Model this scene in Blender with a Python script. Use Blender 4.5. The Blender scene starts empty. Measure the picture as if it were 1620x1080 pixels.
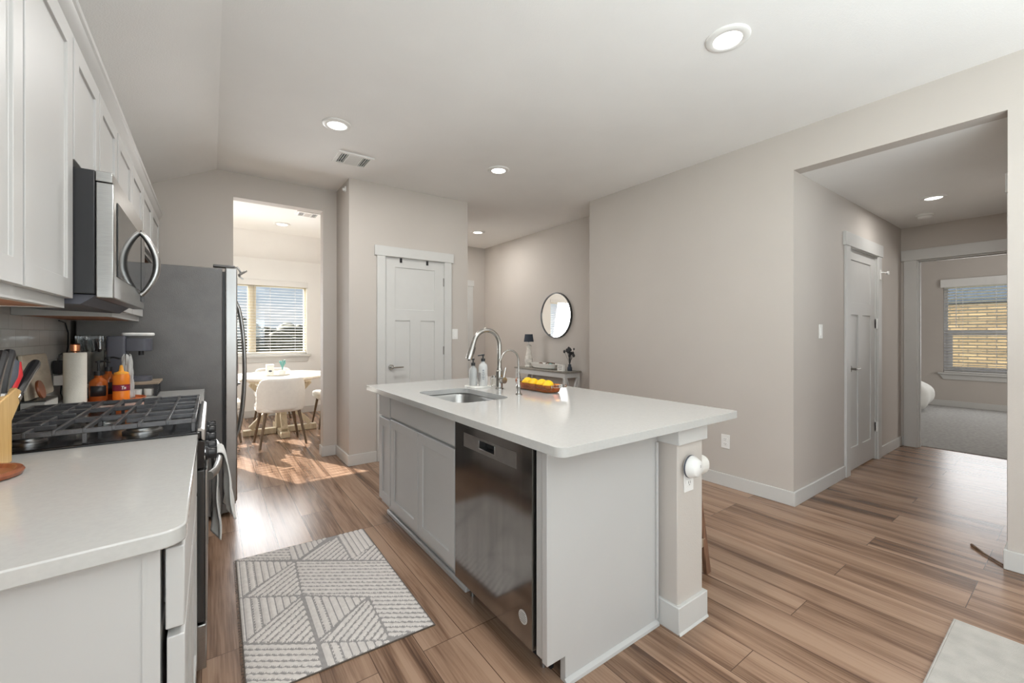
import bpy, bmesh, math, random
from mathutils import Vector, Matrix, noise
S = bpy.context.scene
COL = S.collection
PI = math.pi
random.seed(7)

# ------------------------------------------------------------------ camera
cam_d = bpy.data.cameras.new('camera')
cam = bpy.data.objects.new('camera', cam_d)
COL.objects.link(cam)
cam.location = (0, 0, 1.27)
cam.rotation_euler = (PI / 2, 0, -math.radians(35.7))
cam_d.sensor_width = 36.0
cam_d.lens = 662.0 / 1620.0 * 36.0
cam_d.shift_y = -11.0 / 1620.0
cam_d.clip_start = 0.02
S.camera = cam

# ------------------------------------------------------------------ exposure, sky, sun, daylight, fill lamps
S.view_settings.view_transform = 'Standard'
S.view_settings.look = 'None'
S.view_settings.exposure = 0.0
S.view_settings.gamma = 1.0
S.view_settings.use_curve_mapping = False
S.cycles.use_denoising = True
S.cycles.max_bounces = 10
S.cycles.diffuse_bounces = 6
S.cycles.caustics_reflective = False
S.cycles.caustics_refractive = False
S.cycles.sample_clamp_indirect = 6.0

W = bpy.data.worlds.new('sky')
S.world = W
W.use_nodes = True
nt = W.node_tree
nt.nodes.clear()
o_ = nt.nodes.new('ShaderNodeOutputWorld')
bg = nt.nodes.new('ShaderNodeBackground')
tc = nt.nodes.new('ShaderNodeTexCoord')
sep = nt.nodes.new('ShaderNodeSeparateXYZ')
cr = nt.nodes.new('ShaderNodeValToRGB')
cr.color_ramp.elements[0].position = 0.0
cr.color_ramp.elements[0].color = (0.62, 0.72, 0.80, 1)
cr.color_ramp.elements[1].position = 0.45
cr.color_ramp.elements[1].color = (0.20, 0.38, 0.62, 1)
nz = nt.nodes.new('ShaderNodeTexNoise')
nz.inputs['Scale'].default_value = 5.0
nz.inputs['Detail'].default_value = 6.0
mp = nt.nodes.new('ShaderNodeMapping')
mp.inputs['Scale'].default_value = (1, 1, 3.5)
cr2 = nt.nodes.new('ShaderNodeValToRGB')
cr2.color_ramp.elements[0].position = 0.5
cr2.color_ramp.elements[1].position = 0.68
mx = nt.nodes.new('ShaderNodeMixRGB')
mx.inputs[2].default_value = (0.85, 0.87, 0.88, 1)
L = nt.links.new
L(tc.outputs['Generated'], sep.inputs[0])
L(sep.outputs[2], cr.inputs[0])
L(tc.outputs['Generated'], mp.inputs[0])
L(mp.outputs[0], nz.inputs['Vector'])
L(nz.outputs[0], cr2.inputs[0])
L(cr2.outputs[0], mx.inputs[0])
L(cr.outputs[0], mx.inputs[1])
L(mx.outputs[0], bg.inputs[0])
L(bg.outputs[0], o_.inputs[0])
bg.inputs[1].default_value = 0.85


def light(name, kind, loc, energy, rot=(0, 0, 0), size=1.0, size_y=None, color=(1, 1, 1), shape=None):
    d = bpy.data.lights.new(name, kind)
    o = bpy.data.objects.new(name, d)
    COL.objects.link(o)
    o.location = loc
    o.rotation_euler = rot
    d.energy = energy
    d.color = color
    if kind == 'AREA':
        d.shape = shape or ('RECTANGLE' if size_y else 'SQUARE')
        d.size = size
        if size_y:
            d.size_y = size_y
    return o


sun = light('sun', 'SUN', (0, 20, 12), 38.0, color=(1.0, 0.95, 0.88))
sun.rotation_euler = Vector((0.50, -1.0, -0.545)).to_track_quat('-Z', 'Y').to_euler()
sun.data.angle = 0.009
# fill lamps added inside the three unseen living room windows behind the camera
for wx, ww in ((0.425, 1.05), (1.675, 1.05), (2.85, 0.9)):
    light('living_room_fill', 'AREA', (wx, -4.58, 1.4), 6.0, (PI / 2 + 0.3, 0, 0), ww, 1.8, (0.84, 0.945, 1.0))
# fill lamp added at an invented side window, left of and behind the camera
light('side_fill', 'AREA', (-0.70, -1.4, 1.45), 64.0, (0, -PI / 2, 0), 1.7, 2.6, (0.84, 0.945, 1.0))
# unseen fill lamp added behind the camera, aimed up at the ceiling
light('uplight_fill', 'AREA', (1.3, -1.6, 1.5), 116.0, (PI - 0.25, 0, 0), 3.0, 2.5, (0.83, 0.94, 1.0))
# skylight entering at the dining window
dl = light('dining_daylight', 'AREA', (0.0, 7.44, 1.50), 64.0, (-PI / 2 + 0.2, 0, 0), 2.4, 1.06, (0.94, 0.97, 1.0))
dl.data.spread = math.radians(135)
# fill lamp added in the bedroom, out of view by its right wall
light('bedroom_fill', 'AREA', (8.6, -1.48, 1.45), 40.0, (PI / 2, 0, 0), 1.5, 1.3, (1.0, 0.98, 0.95))
# fill lamp added in an unseen room off the right of the hall
light('hall_fill', 'AREA', (4.25, -0.9, 1.6), 6.0, (PI / 2, 0, 0), 0.6, 0.8, (0.95, 0.97, 1.0))
# skylight entering at the bedroom window
light('bedroom_window_daylight', 'AREA', (10.53, 0.93, 1.38), 24.0, (0, PI / 2, 0), 1.5, 1.25, (0.96, 0.98, 1.0))

# ------------------------------------------------------------------ materials


def srgb(r, g, b):
    f = lambda c: (c / 255 / 12.92) if c / 255 <= 0.04045 else ((c / 255 + 0.055) / 1.055) ** 2.4
    return (f(r), f(g), f(b))


def mat(name, color, rough=0.5, metal=0.0, var=0.04, vscale=8.0, bump=0.0, bscale=120.0, stretch=(1, 1, 1),
        coat=0.0, trans=0.0, ior=1.45, emit=None, estr=0.0, spec=0.5):
    """principled material whose colour and surface vary with procedural noise"""
    m = bpy.data.materials.new(name)
    m.use_nodes = True
    t = m.node_tree
    p = t.nodes['Principled BSDF']
    p.inputs['Roughness'].default_value = rough
    p.inputs['Metallic'].default_value = metal
    p.inputs['Coat Weight'].default_value = coat
    p.inputs['Coat Roughness'].default_value = 0.06
    p.inputs['Transmission Weight'].default_value = trans
    p.inputs['IOR'].default_value = ior
    p.inputs['Specular IOR Level'].default_value = spec
    c = t.nodes.new('ShaderNodeTexCoord')
    mpn = t.nodes.new('ShaderNodeMapping')
    mpn.inputs['Scale'].default_value = stretch
    t.links.new(c.outputs['Object'], mpn.inputs[0])
    n = t.nodes.new('ShaderNodeTexNoise')
    n.inputs['Scale'].default_value = vscale
    n.inputs['Detail'].default_value = 4.0
    t.links.new(mpn.outputs[0], n.inputs['Vector'])
    r = t.nodes.new('ShaderNodeValToRGB')
    lo = [max(0, x * (1 - var)) for x in color[:3]]
    hi = [min(1, x * (1 + var)) for x in color[:3]]
    r.color_ramp.elements[0].position = 0.35
    r.color_ramp.elements[1].position = 0.65
    r.color_ramp.elements[0].color = (*lo, 1)
    r.color_ramp.elements[1].color = (*hi, 1)
    t.links.new(n.outputs[0], r.inputs[0])
    t.links.new(r.outputs[0], p.inputs['Base Color'])
    if bump > 0:
        n2 = t.nodes.new('ShaderNodeTexNoise')
        n2.inputs['Scale'].default_value = bscale
        n2.inputs['Detail'].default_value = 3.0
        t.links.new(mpn.outputs[0], n2.inputs['Vector'])
        b = t.nodes.new('ShaderNodeBump')
        b.inputs['Strength'].default_value = bump
        b.inputs['Distance'].default_value = 0.002
        t.links.new(n2.outputs[0], b.inputs['Height'])
        t.links.new(b.outputs[0], p.inputs['Normal'])
    if emit:
        p.inputs['Emission Color'].default_value = (*emit, 1)
        p.inputs['Emission Strength'].default_value = estr
    return m


M = {}
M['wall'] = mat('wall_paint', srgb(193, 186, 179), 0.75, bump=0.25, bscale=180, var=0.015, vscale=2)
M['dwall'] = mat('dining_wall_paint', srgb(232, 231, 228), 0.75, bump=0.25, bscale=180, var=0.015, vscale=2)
M['ceil'] = mat('ceiling_paint', srgb(236, 235, 233), 0.85, bump=0.5, bscale=140, var=0.015, vscale=2)
M['trim'] = mat('trim_paint', srgb(202, 201, 198), 0.4, var=0.01)
M['cab'] = mat('cabinet_paint', srgb(188, 187, 185), 0.38, var=0.012, vscale=3)
M['quartz'] = mat('white_quartz', srgb(185, 184, 181), 0.11, var=0.02, vscale=90, spec=0.55)
M['steel'] = mat('brushed_steel', (0.385, 0.38, 0.37), 0.28, 1.0, var=0.06, vscale=30, stretch=(1, 1, 30))
M['nickel'] = mat('brushed_nickel', (0.40, 0.385, 0.36), 0.27, 1.0, var=0.04, vscale=40)
M['dsteel'] = mat('dark_stainless', (0.27, 0.26, 0.253), 0.13, 0.95, var=0.10, vscale=14, stretch=(1, 1, 0.15))
M['dband'] = mat('satin_steel_band', (0.34, 0.33, 0.32), 0.3, 0.85, var=0.05, vscale=20)
M['fridgeside'] = mat('grey_enamel', srgb(104, 102, 101), 0.36, 0.25, var=0.06, vscale=12, bump=0.3, bscale=160)
M['fridgefront'] = mat('stainless_door', (0.36, 0.355, 0.35), 0.3, 0.95, var=0.05, vscale=16, stretch=(1, 1, 0.2))
M['blackenamel'] = mat('black_enamel', (0.008, 0.008, 0.009), 0.16, var=0.1)
M['blackplastic'] = mat('black_plastic', (0.018, 0.018, 0.020), 0.38, var=0.1)
M['iron'] = mat('cast_iron', (0.10, 0.10, 0.105), 0.30, 0.4, var=0.15, vscale=40, bump=0.4, bscale=300)
M['greyplastic'] = mat('slate_plastic', srgb(82, 83, 92), 0.42, var=0.04)
M['lightplastic'] = mat('pale_grey_plastic', srgb(190, 188, 184), 0.35, var=0.02)
M['whiteplastic'] = mat('white_plastic', srgb(232, 231, 228), 0.35, var=0.01)
M['slot'] = mat('dark_slot', (0.02, 0.02, 0.02), 0.6, var=0.05)
M['glass'] = mat('clear_glass', (0.96, 0.98, 0.97), 0.02, trans=1.0, var=0.005)
M['blackglass'] = mat('black_glass', (0.05, 0.05, 0.05), 0.05, 0.35, var=0.05, spec=0.9)
M['amber'] = mat('amber_glass', srgb(232, 150, 84), 0.05, trans=0.85, var=0.02)
M['syrup'] = mat('amber_syrup', srgb(196, 104, 46), 0.12, trans=0.35, var=0.05)
M['orange'] = mat('orange_plastic', srgb(236, 132, 38), 0.32, var=0.02)
M['orangecap'] = mat('orange_cap', srgb(244, 170, 62), 0.35, var=0.02)
M['terracotta'] = mat('terracotta_lacquer', srgb(196, 108, 62), 0.35, var=0.06)
M['maroon'] = mat('maroon_label', srgb(126, 30, 52), 0.45, var=0.03)
M['red'] = mat('red_rubber', srgb(205, 40, 48), 0.45, var=0.03)
M['greyrubber'] = mat('grey_rubber', srgb(88, 92, 102), 0.5, var=0.03)
M['foil'] = mat('silver_foil', (0.82, 0.82, 0.83), 0.35, 0.3, var=0.05)
M['paper'] = mat('paper_towel', srgb(228, 224, 214), 0.9, var=0.02, vscale=40, bump=0.5, bscale=240)
M['copper'] = mat('copper', srgb(208, 140, 104), 0.2, 1.0, var=0.04)
M['lemon'] = mat('lemon_peel', srgb(246, 196, 22), 0.42, var=0.06, vscale=20, bump=0.6, bscale=420)
M['cloth'] = mat('towel_cotton', srgb(222, 221, 218), 0.95, var=0.03, vscale=60, bump=0.6, bscale=500)
M['uphol'] = mat('white_upholstery', srgb(232, 230, 224), 0.75, var=0.02, vscale=30, bump=0.3, bscale=400)
M['bedding'] = mat('white_bedding', srgb(206, 205, 200), 0.9, var=0.02, bump=0.4, bscale=60)
M['ceramic'] = mat('white_ceramic', srgb(228, 226, 220), 0.3, var=0.02)
M['teal'] = mat('teal_leaf', srgb(110, 162, 158), 0.5, var=0.12, vscale=40)
M['darkleaf'] = mat('dried_dark_leaf', srgb(62, 62, 64), 0.8, var=0.2, vscale=60)
M['shade'] = mat('charcoal_shade', srgb(58, 64, 74), 0.8, var=0.05, vscale=60)
M['greytop'] = mat('weathered_grey_wood', srgb(140, 135, 126), 0.6, var=0.14, vscale=10, stretch=(10, 1, 1))
M['distress'] = mat('distressed_white', srgb(216, 212, 204), 0.6, var=0.16, vscale=22)
M['mirror'] = mat('mirror_silver', (0.92, 0.92, 0.92), 0.02, 1.0, var=0.004)
M['frame'] = mat('gunmetal_frame', (0.10, 0.10, 0.10), 0.35, 0.8, var=0.05)
M['lens'] = mat('lit_lens', (1, 1, 1), 0.6, var=0.0, emit=(1.0, 0.97, 0.92), estr=4.5)
M['puck'] = mat('lit_puck', (1, 1, 1), 0.6, var=0.0, emit=(1.0, 0.80, 0.48), estr=3.0)
M['blind'] = mat('blind_slat', srgb(226, 225, 222), 0.5, var=0.01)
M['vinyl'] = mat('window_vinyl', srgb(214, 205, 186), 0.45, var=0.02)
M['vinylw'] = mat('white_window_vinyl', srgb(214, 216, 220), 0.45, var=0.01)
M['underply'] = mat('birch_ply_underside', srgb(170, 122, 96), 0.6, var=0.08, vscale=20, stretch=(8, 1, 1))
M['leaf'] = mat('tree_leaf', srgb(66, 70, 50), 0.9, var=0.35, vscale=3.0)
M['bark'] = mat('bark', srgb(80, 68, 56), 0.9, var=0.2, vscale=8)
M['grass'] = mat('dry_grass', srgb(120, 120, 86), 0.95, var=0.2, vscale=1.0)
M['roofing'] = mat('slate_shingle', srgb(34, 46, 58), 0.85, var=0.15, vscale=10)
M['fanblade'] = mat('dark_fan_blade', srgb(46, 38, 34), 0.45, var=0.1)


def wood(name, c1, c2, rough=0.4, scale=6.0, axis=(1, 1, 12)):
    m = bpy.data.materials.new(name)
    m.use_nodes = True
    t = m.node_tree
    p = t.nodes['Principled BSDF']
    p.inputs['Roughness'].default_value = rough
    c = t.nodes.new('ShaderNodeTexCoord')
    mpn = t.nodes.new('ShaderNodeMapping')
    mpn.inputs['Scale'].default_value = axis
    n = t.nodes.new('ShaderNodeTexNoise')
    n.inputs['Scale'].default_value = scale
    n.inputs['Detail'].default_value = 8
    n.inputs['Distortion'].default_value = 0.6
    r = t.nodes.new('ShaderNodeValToRGB')
    r.color_ramp.elements[0].position = 0.3
    r.color_ramp.elements[1].position = 0.7
    r.color_ramp.elements[0].color = (*c1, 1)
    r.color_ramp.elements[1].color = (*c2, 1)
    t.links.new(c.outputs['Object'], mpn.inputs[0])
    t.links.new(mpn.outputs[0], n.inputs['Vector'])
    t.links.new(n.outputs[0], r.inputs[0])
    t.links.new(r.outputs[0], p.inputs['Base Color'])
    return m


M['beech'] = wood('pale_beech', srgb(208, 164, 100), srgb(232, 196, 134), 0.35, 6, (14, 14, 1))
M['acacia'] = wood('red_brown_acacia', srgb(112, 58, 34), srgb(158, 92, 58), 0.3, 6, (14, 2, 2))
M['walnut'] = wood('walnut', srgb(84, 64, 50), srgb(126, 98, 76), 0.4, 8, (10, 10, 1))
M['stoolwood'] = wood('stained_stool_wood', srgb(86, 62, 48), srgb(140, 104, 82), 0.4, 8, (10, 10, 1))
M['legwood'] = wood('chair_leg_wood', srgb(88, 72, 56), srgb(124, 104, 82), 0.4, 8, (10, 10, 1))
M['oak'] = wood('whitewashed_oak', srgb(186, 172, 144), srgb(220, 208, 182), 0.55, 5, (8, 8, 1))
M['tableoak'] = wood('pale_table_top', srgb(206, 196, 178), srgb(228, 220, 206), 0.4, 5, (2, 12, 1))
M['shelfwood'] = wood('grey_oak', srgb(140, 124, 106), srgb(168, 152, 132), 0.5, 6, (2, 14, 1))
M['board'] = wood('pale_maple', srgb(196, 182, 160), srgb(222, 210, 190), 0.45, 4, (2, 2, 10))


def floor_material():
    m = bpy.data.materials.new('vinyl_plank_floor')
    m.use_nodes = True
    t = m.node_tree
    N, K = t.nodes.new, t.links.new
    p = t.nodes['Principled BSDF']
    c = N('ShaderNodeTexCoord')
    mpn = N('ShaderNodeMapping')
    mpn.inputs['Rotation'].default_value = (0, 0, PI / 2)
    mpn.inputs['Location'].default_value = (0.35, 0.03, 0)
    K(c.outputs['Object'], mpn.inputs[0])
    br = N('ShaderNodeTexBrick')
    br.offset = 0.37
    br.offset_frequency = 3
    br.inputs['Color1'].default_value = (0, 0, 0, 1)
    br.inputs['Color2'].default_value = (1, 1, 1, 1)
    br.inputs['Mortar'].default_value = (0.5, 0.5, 0.5, 1)
    br.inputs['Scale'].default_value = 1.0
    br.inputs['Mortar Size'].default_value = 0.0016
    br.inputs['Mortar Smooth'].default_value = 0.2
    br.inputs['Brick Width'].default_value = 1.22
    br.inputs['Row Height'].default_value = 0.18
    K(mpn.outputs[0], br.inputs['Vector'])
    # grain, a new pattern on every plank
    gm = N('ShaderNodeMapping')
    gm.inputs['Scale'].default_value = (7.0, 0.5, 1.0)
    K(c.outputs['Object'], gm.inputs[0])
    mul = N('ShaderNodeMath')
    mul.operation = 'MULTIPLY'
    mul.inputs[1].default_value = 37.0
    K(br.outputs['Color'], mul.inputs[0])
    g1 = N('ShaderNodeTexNoise')
    g1.noise_dimensions = '4D'
    g1.inputs['Scale'].default_value = 1.3
    g1.inputs['Detail'].default_value = 5.0
    g1.inputs['Roughness'].default_value = 0.55
    g1.inputs['Distortion'].default_value = 0.9
    K(gm.outputs[0], g1.inputs['Vector'])
    K(mul.outputs[0], g1.inputs['W'])
    gm2 = N('ShaderNodeMapping')
    gm2.inputs['Scale'].default_value = (90.0, 2.2, 1.0)
    K(c.outputs['Object'], gm2.inputs[0])
    g2 = N('ShaderNodeTexNoise')
    g2.noise_dimensions = '4D'
    g2.inputs['Scale'].default_value = 1.6
    g2.inputs['Detail'].default_value = 4.0
    K(gm2.outputs[0], g2.inputs['Vector'])
    K(mul.outputs[0], g2.inputs['W'])
    add = N('ShaderNodeMath')
    add.operation = 'MULTIPLY_ADD'
    add.inputs[1].default_value = 0.35
    K(g2.outputs[0], add.inputs[0])
    K(g1.outputs[0], add.inputs[2])
    add2 = N('ShaderNodeMath')
    add2.operation = 'MULTIPLY_ADD'
    add2.inputs[1].default_value = 0.13
    K(br.outputs['Color'], add2.inputs[0])
    K(add.outputs[0], add2.inputs[2])
    r = N('ShaderNodeValToRGB')
    e = r.color_ramp.elements
    e[0].position = 0.53
    e[0].color = (*srgb(78, 56, 42), 1)
    e[1].position = 0.90
    e[1].color = (*srgb(163, 134, 112), 1)
    a = e.new(0.64)
    a.color = (*srgb(113, 86, 67), 1)
    b = e.new(0.74)
    b.color = (*srgb(143, 114, 93), 1)
    K(add2.outputs[0], r.inputs[0])
    mixm = N('ShaderNodeMixRGB')
    mixm.inputs[2].default_value = (*srgb(78, 56, 42), 1)
    K(br.outputs['Fac'], mixm.inputs[0])
    K(r.outputs[0], mixm.inputs[1])
    K(mixm.outputs[0], p.inputs['Base Color'])
    p.inputs['Roughness'].default_value = 0.27
    bp = N('ShaderNodeBump')
    bp.inputs['Strength'].default_value = 0.25
    bp.inputs['Distance'].default_value = 0.001
    K(add.outputs[0], bp.inputs['Height'])
    K(bp.outputs[0], p.inputs['Normal'])
    return m


def brick_material(name, c1, c2, mortar, bw, bh, ms, rough, swap, bump=0.6, scalev=1.0):
    """tile or masonry on a wall in the YZ plane"""
    m = bpy.data.materials.new(name)
    m.use_nodes = True
    t = m.node_tree
    N, K = t.nodes.new, t.links.new
    p = t.nodes['Principled BSDF']
    c = N('ShaderNodeTexCoord')
    s = N('ShaderNodeSeparateXYZ')
    cb = N('ShaderNodeCombineXYZ')
    K(c.outputs['Object'], s.inputs[0])
    K(s.outputs[1], cb.inputs[0])
    K(s.outputs[2], cb.inputs[1])
    br = N('ShaderNodeTexBrick')
    br.inputs['Color1'].default_value = (*c1, 1)
    br.inputs['Color2'].default_value = (*c2, 1)
    br.inputs['Mortar'].default_value = (*mortar, 1)
    br.inputs['Scale'].default_value = scalev
    br.inputs['Mortar Size'].default_value = ms
    br.inputs['Brick Width'].default_value = bw
    br.inputs['Row Height'].default_value = bh
    K(cb.outputs[0], br.inputs['Vector'])
    K(br.outputs['Color'], p.inputs['Base Color'])
    p.inputs['Roughness'].default_value = rough
    inv = N('ShaderNodeMath')
    inv.operation = 'SUBTRACT'
    inv.inputs[0].default_value = 1.0
    K(br.outputs['Fac'], inv.inputs[1])
    bp = N('ShaderNodeBump')
    bp.inputs['Strength'].default_value = bump
    bp.inputs['Distance'].default_value = 0.004
    K(inv.outputs[0], bp.inputs['Height'])
    K(bp.outputs[0], p.inputs['Normal'])
    return m


M['floor'] = floor_material()
M['tile'] = brick_material('glossy_white_tile', srgb(214, 212, 206), srgb(224, 222, 217), srgb(196, 193, 186), 0.152, 0.076, 0.0018, 0.1, True)
M['stone'] = brick_material('tan_stone_wall', srgb(120, 104, 76), srgb(92, 78, 55), srgb(58, 50, 38), 0.30, 0.085, 0.010, 0.9, True)
M['carpet'] = mat('grey_carpet', srgb(158, 156, 153), 0.98, var=0.12, vscale=30, bump=1.0, bscale=260)
M['greyrug'] = mat('grey_rug_pile', srgb(176, 172, 166), 0.98, var=0.08, vscale=14, bump=0.8, bscale=320)
M['ribwhite'] = mat('cream_rug_rib', srgb(212, 206, 201), 0.95, var=0.06, vscale=60, bump=0.9, bscale=500)
M['ruggrey'] = mat('grey_rug_ground', srgb(150, 146, 144), 0.95, var=0.08, vscale=60, bump=0.6, bscale=500)
M['rugedge'] = mat('dark_rug_binding', srgb(92, 82, 74), 0.95, var=0.2, vscale=80)

# ------------------------------------------------------------------ mesh building


class MB:
    def __init__(self):
        self.v, self.f, self.mi = [], [], []

    def add(self, vs, fs, mi=0):
        b = len(self.v)
        self.v += [tuple(p) for p in vs]
        for q in fs:
            self.f.append(tuple(i + b for i in q))
            self.mi.append(mi)
        return self

    def box(self, x0, x1, y0, y1, z0, z1, mi=0):
        x0, x1 = sorted((x0, x1))
        y0, y1 = sorted((y0, y1))
        z0, z1 = sorted((z0, z1))
        vs = [(x0, y0, z0), (x1, y0, z0), (x1, y1, z0), (x0, y1, z0), (x0, y0, z1), (x1, y0, z1), (x1, y1, z1), (x0, y1, z1)]
        return self.add(vs, [(0, 3, 2, 1), (4, 5, 6, 7), (0, 1, 5, 4), (1, 2, 6, 5), (2, 3, 7, 6), (3, 0, 4, 7)], mi)

    def prism(self, poly, z0, z1, axis='z', mi=0):
        """poly: list of 2D points extruded along an axis: z -> (x,y), y -> (x,z), x -> (y,z)"""
        n = len(poly)
        area = sum(poly[i][0] * poly[(i + 1) % n][1] - poly[(i + 1) % n][0] * poly[i][1] for i in range(n))
        if area < 0:
            poly = poly[::-1]
        mk = {'z': lambda p, h: (p[0], p[1], h), 'y': lambda p, h: (p[0], h, p[1]), 'x': lambda p, h: (h, p[0], p[1])}[axis]
        vs = [mk(p, z0) for p in poly] + [mk(p, z1) for p in poly]
        fs = [tuple(range(n))[::-1], tuple(range(n, 2 * n))]
        fs += [(i, (i + 1) % n, (i + 1) % n + n, i + n) for i in range(n)]
        if axis == 'y':
            fs = [q[::-1] for q in fs]
        return self.add(vs, fs, mi)

    def lathe(self, prof, c=(0, 0, 0), n=24, axis='z', mi=0, sx=1.0, sy=1.0):
        vs, fs = [], []
        for r, h in prof:
            for k in range(n):
                a = 2 * PI * k / n
                x, y = r * math.cos(a) * sx, r * math.sin(a) * sy
                if axis == 'z':
                    p = (x, y, h)
                elif axis == 'x':
                    p = (h, x, y)
                else:
                    p = (y, h, x)
                vs.append((p[0] + c[0], p[1] + c[1], p[2] + c[2]))
        m = len(prof)
        for j in range(m - 1):
            for k in range(n):
                k2 = (k + 1) % n
                fs.append((j * n + k, j * n + k2, (j + 1) * n + k2, (j + 1) * n + k))
        if prof[0][0] > 1e-6:
            fs.append(tuple(range(n))[::-1])
        if prof[-1][0] > 1e-6:
            fs.append(tuple(range((m - 1) * n, m * n)))
        return self.add(vs, fs, mi)

    def cyl(self, c, r, h, n=24, axis='z', mi=0):
        return self.lathe([(r, 0), (r, h)], c, n, axis, mi)

    def tube(self, pts, r, n=10, mi=0, flat=1.0):
        pts = [Vector(p) for p in pts]
        rs = r if isinstance(r, (list, tuple)) else [r] * len(pts)
        vs, fs = [], []
        up = None
        for i, p in enumerate(pts):
            d = (pts[min(i + 1, len(pts) - 1)] - pts[max(i - 1, 0)]).normalized()
            if up is None:
                up = Vector((0, 0, 1)) if abs(d.z) < 0.9 else Vector((0, 1, 0))
            s = d.cross(up).normalized()
            up = s.cross(d).normalized()
            for k in range(n):
                a = 2 * PI * k / n
                vs.append(p + s * math.cos(a) * rs[i] + up * math.sin(a) * rs[i] * flat)
        m = len(pts)
        for j in range(m - 1):
            for k in range(n):
                k2 = (k + 1) % n
                fs.append((j * n + k, j * n + k2, (j + 1) * n + k2, (j + 1) * n + k))
        fs.append(tuple(range(n))[::-1])
        fs.append(tuple(range((m - 1) * n, m * n)))
        return self.add(vs, fs, mi)

    def bar(self, a, b, w, h, mi=0):
        """rectangular bar from a to b, w across, h in the other direction"""
        a, b = Vector(a), Vector(b)
        d = (b - a).normalized()
        up = Vector((0, 0, 1)) if abs(d.z) < 0.95 else Vector((0, 1, 0))
        s = d.cross(up).normalized()
        u = s.cross(d).normalized()
        vs = []
        for p in (a, b):
            for i, j in ((-1, -1), (1, -1), (1, 1), (-1, 1)):
                vs.append(p + s * i * w / 2 + u * j * h / 2)
        return self.add(vs, [(0, 1, 2, 3), (7, 6, 5, 4), (0, 4, 5, 1), (1, 5, 6, 2), (2, 6, 7, 3), (3, 7, 4, 0)], mi)

    def ball(self, c, r, sx=1, sy=1, sz=1, n=16, m=10, mi=0):
        prof = [(r * math.sin(PI * i / m), -r * math.cos(PI * i / m) * sz) for i in range(m + 1)]
        prof[0] = (1e-5, prof[0][1])
        prof[-1] = (1e-5, prof[-1][1])
        return self.lathe(prof, c, n, 'z', mi, sx, sy)

    def grid(self, fn, nu, nv, mi=0):
        vs = [fn(i / nu, j / nv) for j in range(nv + 1) for i in range(nu + 1)]
        fs = [(j * (nu + 1) + i, j * (nu + 1) + i + 1, (j + 1) * (nu + 1) + i + 1, (j + 1) * (nu + 1) + i) for j in range(nv) for i in range(nu)]
        return self.add(vs, fs, mi)


def origin_of(o):
    v = Vector((0, 0, 0))
    while o is not None:
        v += o.location
        o = o.parent
    return v


def build(name, mb, m, parent=None, bevel=0.0, seg=2, angle=35, local=False, solid=0.0, sub=0, fix=True):
    """link the shapes collected in mb as ONE mesh object; world coordinates unless local"""
    me = bpy.data.meshes.new(name)
    off = Vector((0, 0, 0)) if local else origin_of(parent)
    me.from_pydata([tuple(Vector(p) - off) for p in mb.v], [], mb.f)
    ms = m if isinstance(m, (list, tuple)) else [m]
    for x in ms:
        me.materials.append(M[x] if isinstance(x, str) else x)
    for p, i in zip(me.polygons, mb.mi):
        p.material_index = i
    if fix:
        bm = bmesh.new()
        bm.from_mesh(me)
        bmesh.ops.recalc_face_normals(bm, faces=bm.faces)
        bm.to_mesh(me)
        bm.free()
    me.shade_smooth()
    me.set_sharp_from_angle(angle=math.radians(angle))
    o = bpy.data.objects.new(name, me)
    COL.objects.link(o)
    if parent:
        o.parent = parent
    if solid:
        q = o.modifiers.new('thickness', 'SOLIDIFY')
        q.thickness = solid
        q.offset = 0
    if sub:
        q = o.modifiers.new('smooth', 'SUBSURF')
        q.levels = sub
        q.render_levels = sub
    if bevel:
        q = o.modifiers.new('bevel', 'BEVEL')
        q.width = bevel
        q.segments = seg
        q.limit_method = 'ANGLE'
        q.angle_limit = math.radians(40)
    return o


def tag(o, label=None, cat=None, group=None, kind=None):
    if label:
        o['label'] = label
    if cat:
        o['category'] = cat
    if group:
        o['group'] = group
    if kind:
        o['kind'] = kind
    return o


def thing(name, label, cat, loc=(0, 0, 0), rz=0.0, group=None):
    o = bpy.data.objects.new(name, None)
    COL.objects.link(o)
    o.empty_display_size = 0.1
    o.location = loc
    o.rotation_euler = (0, 0, rz)
    return tag(o, label, cat, group)


def struct(name, mb, m, label, bevel=0.0, parent=None):
    o = build(name, mb, m, parent, bevel)
    return tag(o, label, 'room', kind='structure') if parent is None else o


def copy_tree(o, label, loc, rz=0.0, parent=None):
    c = o.copy()
    COL.objects.link(c)
    if parent is None:
        c.location = loc
        c.rotation_euler = (0, 0, rz)
        c['label'] = label
    else:
        c.parent = parent
    for ch in list(o.children):
        copy_tree(ch, None, None, 0, c)
    return c


# ------------------------------------------------------------------ room dimensions
CEIL = 2.785
HALLC = 2.487
XL = -0.68          # left wall
XR = 3.502          # wall right of the island
YB = 4.69           # wall behind the fridge


def holed(mb, axis, a0, a1, u0, u1, z0, z1, holes):
    """wall slab between planes a0..a1 along axis, spanning u0..u1, z0..z1, with rectangular holes"""
    us = sorted({u0, u1} | {h[0] for h in holes} | {h[1] for h in holes})
    zs = sorted({z0, z1} | {h[2] for h in holes} | {h[3] for h in holes})
    for i in range(len(us) - 1):
        for j in range(len(zs) - 1):
            cu, cz = (us[i] + us[i + 1]) / 2, (zs[j] + zs[j + 1]) / 2
            if any(h[0] < cu < h[1] and h[2] < cz < h[3] for h in holes):
                continue
            if axis == 'x':
                mb.box(a0, a1, us[i], us[i + 1], zs[j], zs[j + 1])
            else:
                mb.box(us[i], us[i + 1], a0, a1, zs[j], zs[j + 1])
    return mb


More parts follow.
